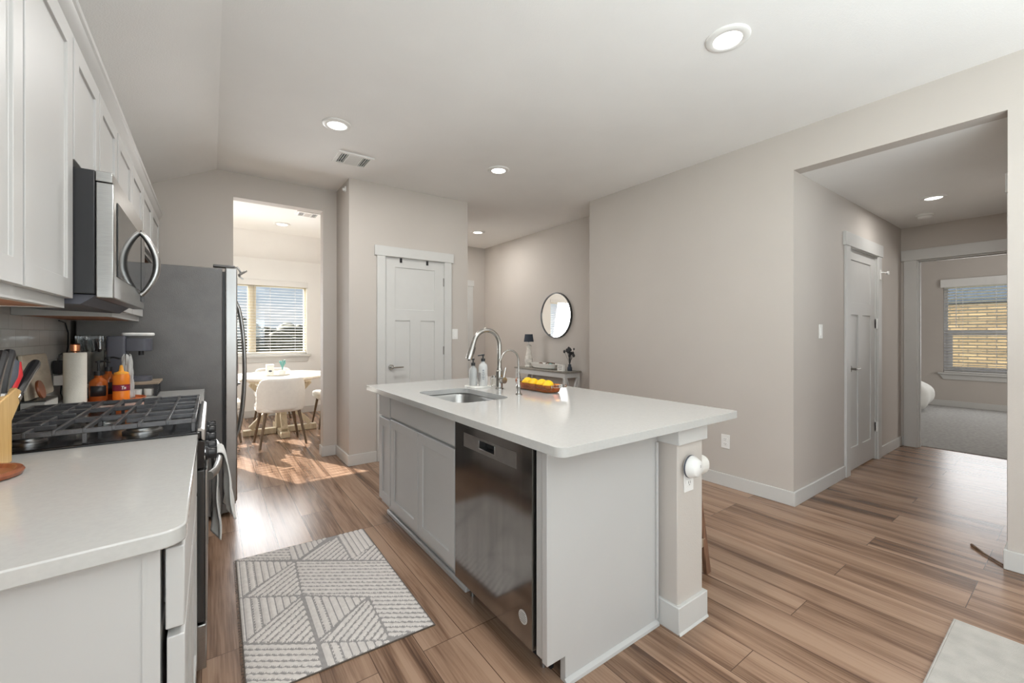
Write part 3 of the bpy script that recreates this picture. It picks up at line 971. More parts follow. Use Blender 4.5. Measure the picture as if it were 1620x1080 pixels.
# ------------------------------------------------------------------ gas range
RY0, RY1 = 1.870, 2.630
t = thing('gas_range', 'black and stainless gas range with cast iron grates', 'stove', (-0.34, 2.25, 0))
build('body', MB().box(XL + 0.012, -0.055, RY0, RY1, 0.05, 0.895), 'blackenamel', t, 0.003)
build('cooktop', MB().box(XL + 0.012, -0.030, RY0 - 0.001, RY1 + 0.001, 0.895, 0.922).box(XL + 0.012, XL + 0.05, RY0, RY1, 0.922, 0.945), 'blackenamel', t, 0.004)
build('front_trim', MB().prism([(-0.040, 0.9225), (-0.030, 0.9225), (-0.030, 0.895), (-0.022, 0.888), (-0.018, 0.890), (-0.019, 0.926), (-0.030, 0.936), (-0.040, 0.934)], RY0, RY1, 'y'), 'dband', t, 0.002)
build('control_panel', MB().prism([(-0.055, 0.79), (-0.022, 0.79), (-0.0195, 0.8865), (-0.055, 0.894)], RY0, RY1, 'y'), 'blackenamel', t, 0.002)
for yk in (1.955, 2.075, 2.25, 2.425, 2.545):
    m = MB().lathe([(0.024, 0), (0.024, 0.006), (0.020, 0.010), (0.019, 0.028), (0.016, 0.032)], (-0.018, yk, 0.822), 20, 'x')
    m.box(-0.002, 0.018, yk - 0.004, yk + 0.004, 0.80, 0.844)
    build('knob', m, 'blackplastic', t, 0.001)
od = build('oven_door', MB().box(-0.055, -0.018, RY0 + 0.003, RY1 - 0.003, 0.235, 0.782), 'blackglass', t, 0.004)
build('door_frame', MB().box(-0.018, -0.012, RY0 + 0.003, RY0 + 0.07, 0.235, 0.782).box(-0.018, -0.012, RY1 - 0.07, RY1 - 0.003, 0.235, 0.782).box(-0.018, -0.012, RY0 + 0.07, RY1 - 0.07, 0.66, 0.782), 'steel', od, 0.001)
hp = []
for k in range(13):
    f = k / 12
    hp.append((-0.005 + 0.033 * math.sin(PI * f) ** 0.5, RY0 + 0.05 + f * (RY1 - RY0 - 0.10), 0.745))
build('handle', MB().tube(hp, 0.0125, 12, 0, 1.3), 'steel', od)
build('warming_drawer', MB().box(-0.055, -0.014, RY0 + 0.003, RY1 - 0.003, 0.065, 0.225), 'steel', t, 0.004)
for yk in (RY0 + 0.04, RY1 - 0.04):
    for xk in (-0.09, -0.60):
        build('foot', MB().cyl((xk, yk, 0.0), 0.018, 0.055, 12), 'blackplastic', t)
# grates
gw = (RY1 - RY0 - 0.03) / 3
for g in range(3):
    a = RY0 + 0.012 + g * (gw + 0.003)
    b = a + gw
    xa, xb = XL + 0.065, -0.045
    z = 0.962
    m = MB()
    hw = 0.013
    for yy in (a + 0.008, b - 0.008):
        m.bar((xa, yy, z), (xb, yy, z), hw, 0.016)
    for xx in (xa + 0.006, xb - 0.006):
        m.bar((xx, a, z), (xx, b, z), hw, 0.016)
    mid = (a + b) / 2
    m.bar((xa, mid, z + 0.002), (xa + 0.20, mid, z + 0.002), 0.009, 0.016).bar((xb - 0.20, mid, z + 0.002), (xb, mid, z + 0.002), 0.009, 0.016)
    for fx in (0.14, 0.27, 0.38, 0.50, 0.62, 0.73, 0.86):
        xx = xa + (xb - xa) * fx
        if fx in (0.27, 0.73):
            m.bar((xx, a, z + 0.002), (xx, a + gw * 0.36, z + 0.002), 0.009, 0.016).bar((xx, b - gw * 0.36, z + 0.002), (xx, b, z + 0.002), 0.009, 0.016)
        else:
            m.bar((xx, a, z + 0.002), (xx, b, z + 0.002), 0.009, 0.016)
    for xx in (xa + 0.008, (xa + xb) / 2, xb - 0.008):
        for yy in (a + 0.008, b - 0.008):
            m.box(xx - 0.006, xx + 0.006, yy - 0.005, yy + 0.005, 0.922, 0.956)
    build('grate', m, 'iron', t, 0.002)
for bx_, by_, br in ((-0.20, 2.0, 0.045), (-0.48, 2.0, 0.036), (-0.34, 2.25, 0.05), (-0.20, 2.5, 0.04), (-0.48, 2.5, 0.036)):
    m = MB().lathe([(br * 1.25, 0), (br * 1.25, 0.006), (br, 0.010), (br, 0.016)], (bx_, by_, 0.922), 24)
    bn = build('burner', m, 'steel', t)
    build('burner_cap', MB().lathe([(br * 0.95, 0), (br * 0.98, 0.006), (br * 0.7, 0.009)], (bx_, by_, 0.9385), 24), 'iron', bn)


# dish towel over the oven handle
def towel(u, v):
    Lb, Lf, r = 0.35, 0.26, 0.019
    s = v * (Lb + PI * r + Lf)
    w = math.sin(u * 4.2 * PI + 0.6)
    if s < Lb:
        f = (Lb - s) / Lb
        y = 2.27 + 0.17 * (u - 0.5) * (1 - 0.35 * f)
        return (0.027 - r + f ** 0.5 * (0.010 + 0.016 * w) + 0.004 * math.sin(9 * f + 5 * u), y, 0.745 - f * Lb * (1 + 0.06 * w))
    if s < Lb + PI * r:
        a = (s - Lb) / r
        return (0.027 - r * math.cos(a), 2.27 + 0.17 * (u - 0.5), 0.745 + r * math.sin(a) + 0.004 * w)
    f = (s - Lb - PI * r) / Lf
    y = 2.27 + 0.17 * (u - 0.5) * (1 + 0.2 * f)
    return (0.027 + r + f ** 0.6 * (0.020 + 0.017 * w) + 0.006 * math.sin(7 * f + 4 * u) * f, y, 0.745 - f * Lf * (1 + 0.07 * w))


tag(build('dish_towel', MB().grid(towel, 40, 60), 'cloth', None, angle=180, solid=0.004, fix=False), 'white dish towel hanging over the oven door handle', 'towel')

# ------------------------------------------------------------------ fridge
FY0, FY1, FZ = 3.505, 4.415, 1.735
t = thing('refrigerator', 'tall stainless side-by-side refrigerator with grey side panel', 'refrigerator', (-0.25, 3.96, 0))
build('body', MB().box(XL + 0.03, 0.062, FY0, FY1, 0.03, FZ - 0.01), 'fridgeside', t, 0.006)
fm = 3.905
for a, b, hy in ((FY0 + 0.001, fm - 0.004, fm - 0.05), (fm + 0.004, FY1 - 0.001, fm + 0.05)):
    dr = build('door', MB().box(0.078, 0.148, a, b, 0.105, FZ), 'fridgefront', t, 0.008, 3)
    hp = []
    for k in range(17):
        f = k / 16
        hp.append((0.150 + 0.062 * math.sin(PI * f) ** 0.55, hy, 0.47 + f * 1.06))
    build('handle', MB().tube(hp, 0.0125, 12), 'steel', dr)
    if a < fm - 0.1:
        dp = build('dispenser', MB().box(0.1485, 0.156, a + 0.09, b - 0.10, 0.90, 1.24), 'blackglass', dr, 0.003)
        build('dispenser_tray', MB().box(0.156, 0.17, a + 0.10, b - 0.11, 0.91, 0.92), 'blackplastic', dp)
build('gasket', MB().box(0.0625, 0.0775, FY0 + 0.012, FY1 - 0.012, 0.115, FZ - 0.03), 'blackplastic', t)
build('base_grille', MB().box(0.0, 0.120, FY0 + 0.006, FY1 - 0.006, 0.035, 0.098), 'fridgeside', t, 0.003)
for hy in (FY0 + 0.05, FY1 - 0.05):
    build('hinge_cover', MB().box(0.01, 0.135, hy - 0.035, hy + 0.035, FZ + 0.001, FZ + 0.018), 'fridgeside', t, 0.005)
    build('lower_hinge', MB().box(0.10, 0.145, hy - 0.03, hy + 0.03, 0.0985, 0.1045).box(0.1205, 0.14, hy - 0.02, hy + 0.02, 0.08, 0.0985), 'steel', t, 0.001)
    for xk in (-0.60, 0.03):
        build('foot', MB().cyl((xk, hy, 0), 0.02, 0.032, 12), 'blackplastic', t)
# metal clip hung on the top front corner of the door
m = MB().tube([(0.125, FY0 + 0.05, FZ + 0.006), (0.150, FY0 + 0.05, FZ + 0.012), (0.170, FY0 + 0.05, FZ - 0.02), (0.162, FY0 + 0.05, FZ - 0.06)], 0.007, 10)
m.bar((0.158, FY0 + 0.03, FZ - 0.045), (0.205, FY0 + 0.055, FZ - 0.008), 0.016, 0.012).bar((0.160, FY0 + 0.055, FZ - 0.05), (0.185, FY0 + 0.06, FZ - 0.07), 0.014, 0.01)
tag(build('bag_clip', m, 'steel', None, 0.001), 'shiny metal clip hooked over the top corner of the fridge door', 'clip')
mg = thing('magnet_card', 'small red and black card stuck on the fridge door behind its handle', 'magnet', (0.15, 3.72, 1.03))
build('card', MB().box(0.1565, 0.160, 3.68, 3.76, 0.99, 1.08), 'red', mg)
build('photo', MB().box(0.160, 0.1612, 3.69, 3.75, 1.00, 1.045), 'blackplastic', mg)

# ------------------------------------------------------------------ microwave
t = thing('microwave', 'stainless over-the-range microwave with black side and bowed handle', 'microwave', (-0.46, 2.247, 1.385))
my0, my1, mz0, mz1 = 1.868, 2.626, 1.388, 1.797
build('body', MB().box(XL + 0.012, -0.303, my0, my1, mz0 + 0.012, mz1), 'blackplastic', t, 0.003)
build('vent_bottom', MB().prism([(XL + 0.03, mz0 + 0.011), (-0.30, mz0 + 0.011), (-0.34, mz0 - 0.022), (-0.58, mz0 - 0.012)], my0 + 0.02, my1 - 0.02, 'y').box(-0.45, -0.28, my0 + 0.05, my1 - 0.05, mz0 + 0.002, mz0 + 0.011), 'greyplastic', t, 0.002)
dr = build('door', MB().box(-0.302, -0.258, my0 + 0.001, my1 - 0.001, mz0, mz1 - 0.035), 'steel', t, 0.004)
build('window', MB().box(-0.258, -0.2545, my0 + 0.05, my1 - 0.155, mz0 + 0.075, mz1 - 0.085), 'blackglass', dr, 0.001)
build('control_strip', MB().box(-0.258, -0.2545, my1 - 0.13, my1 - 0.02, mz0 + 0.03, mz1 - 0.06), 'blackglass', dr, 0.001)
build('vent_grille', MB().box(-0.302, -0.262, my0 + 0.001, my1 - 0.001, mz1 - 0.033, mz1), 'steel', t, 0.002)
hp = []
for k in range(17):
    f = k / 16
    hp.append((-0.253 + 0.055 * math.sin(PI * f) ** 0.8, my1 - 0.175, mz0 + 0.055 + f * 0.275))
build('handle', MB().tube(hp, [0.010 + 0.004 * math.sin(PI * k / 16) for k in range(17)], 12), 'steel', dr)

# ------------------------------------------------------------------ island
IX = 0.957          # plane of the island door fronts
t = thing('base_cabinet', 'narrow white island cabinet with one drawer over one door at the far end', 'cabinet', (1.28, 2.82, 0), 0, 'white island base cabinets')
build('cabinet_box', MB().box(0.978, 1.59, 2.705, 2.935, 0.10, 0.882).box(1.03, 1.59, 2.705, 2.935, 0, 0.10), 'cab', t, 0.002)
build('drawer', MB().box(IX, 0.977, 2.712, 2.930, 0.715, 0.862), 'cab', t, 0.003)
build('door', shaker(MB(), 2.712, 2.930, 0.135, 0.700, IX, 0.977), 'cab', t, 0.002)
t = thing('base_cabinet', 'white island sink cabinet with two panelled doors next to the dishwasher', 'cabinet', (1.28, 2.25, 0), 0, 'white island base cabinets')
m = MB().box(0.978, 1.59, 2.684, 2.702, 0.10, 0.882).box(0.978, 1.59, 1.806, 1.824, 0.10, 0.882).box(0.978, 1.59, 1.824, 2.684, 0.10, 0.118)
m.box(0.978, 0.996, 1.824, 2.684, 0.118, 0.882).box(1.57, 1.59, 1.824, 2.684, 0.118, 0.882).box(1.03, 1.045, 1.806, 2.702, 0, 0.10)
build('cabinet_box', m, 'cab', t, 0.001)
build('false_front', MB().box(IX, 0.977, 1.812, 2.698, 0.728, 0.862), 'cab', t, 0.003)
build('door', shaker(MB(), 2.258, 2.698, 0.135, 0.712, IX, 0.977), 'cab', t, 0.002)
build('door', shaker(MB(), 1.812, 2.250, 0.135, 0.712, IX, 0.977), 'cab', t, 0.002)
build('shoe_molding', MB().box(1.012, 1.029, 1.80, 2.935, 0.0, 0.03), 'cab', t, 0.006)

# end panel with its filler and toe notch
t = thing('end_panel', 'plain white end panel of the island beside the dishwasher', 'panel', (1.28, 1.15, 0))
pl = [(0.958, 0.10), (1.045, 0.10), (1.045, 0.0), (1.592, 0.0), (1.592, 0.882), (0.958, 0.882)]
build('panel', MB().prism(pl, 1.122, 1.150, 'y').box(0.966, 1.0, 1.150, 1.192, 0.10, 0.882).box(1.58, 1.592, 1.1525, 1.80, 0, 0.88), 'cab', t, 0.002)
build('corner_trim', MB().box(1.578, 1.590, 1.112, 1.1215, 0.03, 0.80), 'cab', t, 0.002)
build('shoe_molding', MB().prism([(1.1215, 0.0), (1.106, 0.0), (1.108, 0.012), (1.1215, 0.022)], 1.04, 1.590, 'x'), 'cab', t, 0.001)

# dishwasher
t = thing('dishwasher', 'dark stainless dishwasher built into the island', 'dishwasher', (1.25, 1.50, 0))
dy0, dy1 = 1.204, 1.798
build('tub', MB().box(1.002, 1.56, dy0 + 0.004, dy1 - 0.004, 0.09, 0.870), 'blackplastic', t)
hz0, hz1 = 0.768, 0.806       # pocket handle
hy0, hy1 = 1.448, 1.575
m = MB()
holed(m, 'x', 0.955, 1.000, dy0, dy1, 0.108, 0.868, [(hy0, hy1, hz0, hz1)])
dr = build('door', m, 'dsteel', t, 0.0)
build('handle_pocket', MB().box(0.988, 1.001, hy0 - 0.004, hy1 + 0.004, hz0 - 0.004, hz1 + 0.004), 'slot', dr)
build('control_band', holed(MB(), 'x', 0.9535, 0.955, 1.30, 1.712, 0.752, 0.815, [(hy0, hy1, hz0, hz1)]), 'dband', dr)
build('pocket_handle', MB().box(0.951, 0.985, hy0, hy1, hz0, hz0 + 0.005).box(0.951, 0.985, hy0, hy0 + 0.004, hz0 + 0.005, hz1).box(0.951, 0.985, hy1 - 0.004, hy1, hz0 + 0.005, hz1), 'steel', dr, 0.001)
build('door_edge', MB().box(0.956, 1.000, dy0 - 0.002, dy0 - 0.0003, 0.108, 0.868), 'steel', dr)
m = MB().cyl((0.9538, 1.258, 0.205), 0.026, 0.0012, 28, 'x')
st = build('sticker', m, 'lightplastic', dr)
m = MB()
for q in range(5):
    zz = 0.190 + q * 0.0075
    ww = math.sqrt(max(0, 0.021 ** 2 - (zz - 0.205) ** 2))
    m.box(0.9530, 0.9538, 1.258 - ww, 1.258 + ww, zz - 0.0016, zz + 0.0016)
build('print_lines', m, 'ruggrey', st)
build('badge', MB().box(0.9540, 0.955, 1.655, 1.71, 0.8375, 0.840), 'blackplastic', dr)
build('toe_panel', MB().box(1.045, 1.06, dy0, dy1, 0.0, 0.09), 'blackplastic', t)
for yk in (dy0 + 0.03, dy1 - 0.03):
    build('foot', MB().cyl((1.035, yk, 0), 0.012, 0.095, 10), 'steel', t)

# half wall with post at its end, under the overhang
t = thing('half_wall', 'beige half wall and square post carrying the island overhang', 'half wall', (1.71, 2.0, 0))
build('post', MB().box(1.612, 1.805, 1.036, 1.23, 0, 0.882).box(1.612, 1.790, 1.23, 2.93, 0, 0.882), 'wall', t, 0.004)
build('post_cap', MB().box(1.598, 1.822, 1.020, 1.243, 0.800, 0.8825), 'trim', t, 0.003)
m = MB().box(1.598, 1.822, 1.020, 1.243, 0.0, 0.115).box(1.790, 1.804, 1.243, 2.944, 0.0, 0.105).box(1.598, 1.790, 2.93, 2.944, 0.0, 0.105)
m.prism([(1.020, 0.0), (1.012, 0.0), (1.020, 0.012)], 1.598, 1.822, 'x')
build('post_base', m, 'trim', t, 0.003)

# countertop with the sink hole
sx0, sx1, sy0, sy1 = 1.030, 1.375, 1.905, 2.455
out = rounded([(0.880, 0.965), (1.992, 0.965), (1.992, 2.985), (0.880, 2.985)], [0.035, 0.02, 0.02, 0.02], 8)
hole = rounded([(sx0, sy0), (sx1, sy0), (sx1, sy1), (sx0, sy1)], [0.075, 0.075, 0.075, 0.075], 8)


def slab_with_hole(outer, inner, z0, z1):
    bm = bmesh.new()
    rings = []
    for poly in (outer, inner):
        vs = [bm.verts.new((p[0], p[1], z1)) for p in poly]
        es = [bm.edges.new((vs[i], vs[(i + 1) % len(vs)])) for i in range(len(vs))]
        rings.append(es)
    g = bmesh.ops.triangle_fill(bm, use_beauty=True, use_dissolve=False, edges=rings[0] + rings[1])
    faces = [f for f in bm.faces]
    r = bmesh.ops.extrude_face_region(bm, geom=faces)
    for v in r['geom']:
        if isinstance(v, bmesh.types.BMVert):
            v.co.z = z0
    bm.normal_update()
    mb = MB()
    bm.verts.index_update()
    mb.v = [tuple(v.co) for v in bm.verts]
    mb.f = [tuple(v.index for v in f.verts) for f in bm.faces]
    mb.mi = [0] * len(mb.f)
    bm.free()
    return mb


tag(build('countertop', slab_with_hole(out, hole, 0.884, 0.915), 'quartz', None, 0.0025), 'white quartz island countertop with the sink cut into it', 'countertop', 'white quartz worktops')

# undermount sink
t = thing('sink', 'stainless undermount sink set in the island countertop', 'sink', (1.20, 2.18, 0.70))
m = MB()
rings = [(-0.004, 0.8835, 0.078), (0.004, 0.8825, 0.075), (-0.006, 0.86, 0.072), (-0.012, 0.74, 0.066), (-0.03, 0.712, 0.055), (-0.06, 0.705, 0.04)]
vs, fs = [], []
k = 0
for d, z, r in [(0.016, 0.8835, 0.09)] + rings:
    pts = rounded([(sx0 - d, sy0 - d), (sx1 + d, sy0 - d), (sx1 + d, sy1 + d), (sx0 - d, sy1 + d)], [r] * 4, 8)
    vs += [(p[0], p[1], z) for p in pts]
    k += 1
n = len(pts)
for j in range(k - 1):
    for i in range(n):
        fs.append((j * n + i, j * n + (i + 1) % n, (j + 1) * n + (i + 1) % n, (j + 1) * n + i))
fs.append(tuple(range((k - 1) * n, k * n)))
m.add(vs, fs)
build('basin', m, 'steel', t, fix=False, angle=60)
build('drain', MB().lathe([(0.045, 0), (0.044, 0.003), (0.03, 0.003), (0.028, 0.001)], (1.20, 2.18, 0.7055), 24), 'nickel', t)

# main faucet
fx, fy = 1.530, 2.270
t = thing('faucet', 'tall brushed nickel pull-down faucet behind the sink', 'faucet', (fx, fy, 0.915))
build('body', MB().lathe([(0.028, 0), (0.028, 0.006), (0.0225, 0.010), (0.0225, 0.118), (0.019, 0.122), (0.0165, 0.130), (0.0165, 0.138)], (fx, fy, 0.9152), 24), 'nickel', t)
R = 0.098
pts = [(fx, fy, 1.05), (fx, fy, 1.10), (fx, fy, 1.15), (fx, fy, 1.20)]
for k in range(1, 15):
    a = PI * k / 16 * 1.06
    pts.append((fx - R + R * math.cos(a), fy, 1.20 + R * math.sin(a)))
build('spout', MB().tube(pts, 0.0145, 14), 'nickel', t)
e = Vector(pts[-1])
d = (Vector(pts[-1]) - Vector(pts[-2])).normalized()
hd = build('spray_head', MB().tube([e - d * 0.002, e + d * 0.02, e + d * 0.09, e + d * 0.112], [0.0155, 0.0165, 0.0215, 0.0195], 16), 'nickel', t)
build('spray_button', MB().tube([e + d * 0.03 + Vector((0.0165, 0, -0.004)), e + d * 0.075 + Vector((0.0195, 0, -0.004))], 0.006, 8), 'blackplastic', hd)
build('handle', MB().tube([(fx, fy - 0.02, 0.975), (fx, fy - 0.060, 0.975)], 0.0205, 18).tube([(fx, fy - 0.048, 0.985), (fx + 0.006, fy - 0.052, 1.025), (fx + 0.012, fy - 0.054, 1.058)], [0.007, 0.006, 0.0055], 10), 'nickel', t)
# filtered water faucet
gx, gy = 1.474, 1.985
t = thing('water_faucet', 'slim brushed nickel drinking water faucet right of the tall faucet', 'faucet', (gx, gy, 0.915))
build('body', MB().lathe([(0.021, 0), (0.021, 0.004), (0.013, 0.009), (0.011, 0.03), (0.015, 0.045), (0.0155, 0.052), (0.010, 0.062), (0.009, 0.095), (0.006, 0.10)], (gx, gy, 0.9152), 20), 'nickel', t)
pts = [(gx, gy, 1.01), (gx, gy, 1.06), (gx, gy, 1.11)]
R = 0.064
for k in range(1, 13):
    a = PI * k / 12 * 0.90
    pts.append((gx - R + R * math.cos(a), gy, 1.115 + R * math.sin(a)))
e = Vector(pts[-1])
pts.append(tuple(e + Vector((-0.012, 0, -0.022))))
build('spout', MB().tube(pts, 0.0058, 12), 'nickel', t)
build('lever', MB().tube([(gx, gy, 1.0), (gx + 0.006, gy - 0.018, 1.004), (gx + 0.01, gy - 0.034, 1.012)], [0.005, 0.005, 0.004], 8), 'nickel', t)

# soap set
t = thing('soap_tray', 'small white tray under the two soap bottles by the sink', 'tray', (1.468, 2.432, 0.915))
build('tray', MB().prism(rounded([(1.395, 2.365), (1.535, 2.365), (1.535, 2.50), (1.395, 2.50)], [0.012] * 4), 0.9153, 0.926, 'z'), 'ceramic', t, 0.002)


def soap(label, x, y, h, r, neck, clear):
    t = thing('soap_bottle', label, 'bottle', (x, y, 0.9262), 0, 'soap bottles on the island')
    build('bottle', MB().lathe([(r * 0.92, 0), (r, 0.004), (r, h - 0.03), (r * 0.85, h - 0.012), (0.012, h), (0.012, h + 0.008)], (0, 0, 0), 24), clear, t, local=True)
    build('pump', MB().cyl((0, 0, h + 0.0085), 0.014, 0.02, 16).cyl((0, 0, h + 0.0285), 0.005, 0.018, 10).cyl((0, 0, h + 0.0465), 0.010, 0.010, 12).bar((0, 0, h + 0.052), (-0.034, 0.012, h + 0.047), 0.010, 0.008), 'blackplastic', t, local=True)
    if clear == 'whiteplastic2':
        build('label_patch', MB().box(-r - 0.0008, -r + 0.003, -0.015, 0.015, 0.03, 0.09), 'ruggrey', t, local=True)
    return t


M['frost'] = mat('frosted_bottle', srgb(206, 206, 204), 0.3, var=0.02, trans=0.25)
M['whiteplastic2'] = mat('clear_white_bottle', srgb(232, 232, 230), 0.2, var=0.02, trans=0.35)
soap('grey frosted soap bottle with black pump left on the sink tray', 1.440, 2.455, 0.125, 0.028, 0, 'frost')
b2 = soap('taller clear white soap bottle with black pump right on the sink tray', 1.485, 2.40, 0.155, 0.030, 0, 'whiteplastic2')
m = MB()
for q in range(6):
    a = math.atan2(-2.40, -1.485) + 0.05
    zz = 0.106 - q * 0.012
    hw = 0.16 + 0.22 * ((q * 37) % 5) / 5
    pts = [(0.0306 * math.cos(a + (f - 0.5) * 2 * hw), 0.0306 * math.sin(a + (f - 0.5) * 2 * hw), zz) for f in (0, 0.25, 0.5, 0.75, 1)]
    m.tube(pts, 0.0016 if q else 0.003, 6)
build('print_lines', m, 'greyrubber', b2, local=True)
t = thing('glass_jar', 'little clear glass jar with metal lid half behind the tall faucet', 'jar', (1.595, 2.435, 0.9152))
build('jar', MB().lathe([(0.022, 0), (0.024, 0.003), (0.024, 0.05), (0.018, 0.058), (0.0155, 0.058), (0.021, 0.049), (0.021, 0.006)], (0, 0, 0), 20), 'glass', t, local=True)
build('lid', MB().cyl((0, 0, 0.0583), 0.019, 0.012, 18), 'nickel', t, local=True)

# lemon dish
t = thing('lemon_dish', 'long amber glass dish holding lemons on the island', 'dish', (1.690, 2.07, 0.9152))


def boat(o, z, r):
    return [(x, y, z) for x, y in rounded([(-0.06 - o, -0.175 - o), (0.06 + o, -0.175 - o), (0.06 + o, 0.175 + o), (-0.06 - o, 0.175 + o)], [r] * 4, 6)]


ringz = [boat(-0.022, 0.004, 0.03), boat(-0.018, 0.0, 0.03), boat(-0.008, 0.004, 0.035), boat(0.006, 0.046, 0.045), boat(0.003, 0.048, 0.043), boat(-0.012, 0.009, 0.033), boat(-0.022, 0.0065, 0.03)]
vs = [p for r_ in ringz[1:] for p in r_]
n = len(ringz[0])
fs = [(j * n + i, j * n + (i + 1) % n, (j + 1) * n + (i + 1) % n, (j + 1) * n + i) for j in range(len(ringz) - 2) for i in range(n)]
fs += [tuple(range(n))[::-1], tuple(range((len(ringz) - 2) * n, (len(ringz) - 1) * n))]
build('dish', MB().add(vs, fs), 'amber', t, local=True)
build('glass_handle', MB().tube([(-0.035, -0.178, 0.042), (-0.03, -0.225, 0.048), (0.0, -0.238, 0.05), (0.03, -0.225, 0.048), (0.035, -0.178, 0.042)], 0.009, 10), 'glass', t, local=True)
build('wood_handle', MB().tube([(0, 0.182, 0.042), (0, 0.215, 0.046)], [0.016, 0.020], 14), 'acacia', t, local=True)
lz = [('lemon at the near right end of the amber dish, closest to the glass handle', -0.105, -0.004, 0.2), ('second lemon from the right end in the amber dish', -0.033, 0.006, -0.15),
      ('third lemon from the right end in the amber dish', 0.037, -0.006, 0.1), ('lemon at the far left end of the amber dish near the wooden handle', 0.108, 0.004, -0.25)]
for lab, yy, xx, rz in lz:
    prof = [(1e-5, -0.045), (0.006, -0.043), (0.012, -0.037), (0.024, -0.027), (0.031, -0.012), (0.033, 0.0), (0.031, 0.012), (0.024, 0.027), (0.012, 0.037), (0.007, 0.043), (1e-5, 0.046)]
    o = build('lemon', MB().lathe(prof, (0, 0, 0), 20, 'x'), 'lemon', local=True, angle=180)
    o.location = (1.690 + xx, 2.07 + yy, 0.9152 + 0.0415)
    o.rotation_euler = (0, 0, rz)
    tag(o, 'yellow ' + lab, 'lemon', 'lemons in the amber dish')

# outlet, plug-in detector and air freshener on the post


def outlet(name, label, c, axis, s, parent=None):
    """duplex outlet plate centred at c, facing s along axis"""
    t = thing(name, label, 'outlet', c)
    def bx(m, u0, u1, z0, z1, d0, d1):
        if axis == 'y':
            m.box(c[0] + u0, c[0] + u1, c[1] + s * d0, c[1] + s * d1, c[2] + z0, c[2] + z1)
        else:
            m.box(c[0] + s * d0, c[0] + s * d1, c[1] + u0, c[1] + u1, c[2] + z0, c[2] + z1)
    m = MB()
    bx(m, -0.035, 0.035, -0.0575, 0.0575, 0.0004, 0.006)
    build('cover_plate', m, 'whiteplastic', t, 0.002)
    for q in (-0.02, 0.02):
        m = MB()
        bx(m, -0.0165, 0.0165, q - 0.014, q + 0.014, 0.0055, 0.0078)
        r = build('receptacle', m, 'whiteplastic', t, 0.001)
        m = MB()
        bx(m, -0.0075, -0.0055, q - 0.002, q + 0.008, 0.0076, 0.0082)
        bx(m, 0.0055, 0.0075, q - 0.002, q + 0.008, 0.0076, 0.0082)
        bx(m, -0.002, 0.002, q - 0.010, q - 0.006, 0.0076, 0.0082)
        build('slots', m, 'slot', r)
    return t


outlet('wall_outlet', 'white outlet on the island post under the round plug-in detector', (1.690, 1.036, 0.645), 'y', -1)
t = thing('plug_in_detector', 'round white plug-in alarm on the front of the island post', 'detector', (1.682, 1.028, 0.700))
build('body', MB().lathe([(0.030, 0), (0.046, -0.002), (0.048, -0.014), (0.046, -0.020), (0.036, -0.042), (0.032, -0.046), (1e-5, -0.0475)], (1.682, 1.026, 0.700), 32, 'y'), 'whiteplastic', t, angle=50)
build('vent_ring', MB().lathe([(0.0485, -0.005), (0.0492, -0.007), (0.0492, -0.010), (0.0485, -0.012)], (1.682, 1.026, 0.700), 32, 'y'), 'greyrubber', t)
build('test_button', MB().box(1.690, 1.698, 0.9780, 0.9792, 0.702, 0.714), 'lightplastic', t, 0.001)
# stool tucked behind the half wall
t = thing('bar_stool', 'brown wooden stool with white padded seat tucked behind the island post', 'stool', (1.985, 1.42, 0))
build('seat', MB().prism(rounded([(-0.17, -0.225), (0.212, -0.225), (0.212, 0.225), (-0.17, 0.225)], [0.06] * 4), 0.525, 0.618, 'z'), 'uphol', t, 0.038, 5, local=True)
build('seat_frame', MB().box(-0.14, 0.15, -0.195, 0.195, 0.500, 0.526), 'stoolwood', t, 0.004, local=True)
for sx_ in (-1, 1):
    for sy_ in (-1, 1):
        m = MB().bar((0.165 if sx_ > 0 else -0.155, sy_ * 0.215, 0.0), (0.105 if sx_ > 0 else -0.12, sy_ * 0.185, 0.51), 0.040, 0.022)
        build('leg', m, 'stoolwood', t, 0.003, local=True)
for a, b in (((0.14, -0.203, 0.235), (0.14, 0.203, 0.235)), ((-0.142, -0.203, 0.20), (-0.142, 0.203, 0.20)), ((-0.142, -0.206, 0.17), (0.146, -0.206, 0.17)), ((-0.142, 0.206, 0.17), (0.146, 0.206, 0.17))):
    build('stretcher', MB().bar(a, b, 0.018, 0.045), 'shelfwood', t, 0.002, local=True)

# ------------------------------------------------------------------ wall and ceiling fittings
outlet('wall_outlet', 'white outlet low on the beige wall right of the island', (XR, 1.804, 0.375), 'x', -1)


def switch(label, c):
    t = thing('light_switch', label, 'switch', c)
    build('cover_plate', MB().box(c[0] - 0.035, c[0] + 0.035, c[1] - 0.006, c[1] - 0.0004, c[2] - 0.0575, c[2] + 0.0575), 'whiteplastic', t, 0.002)
    build('rocker', MB().prism([(c[1] - 0.0055, c[2] - 0.033), (c[1] - 0.012, c[2] - 0.033), (c[1] - 0.0075, c[2] + 0.033), (c[1] - 0.0055, c[2] + 0.033)], c[0] - 0.0165, c[0] + 0.0165, 'x'), 'whiteplastic', t, 0.001)


switch('white light switch on the wall right of the pantry door', (2.225, 4.20, 1.275))
switch('white light switch on the hall wall left of the closet door', (4.02, 1.30, 1.295))


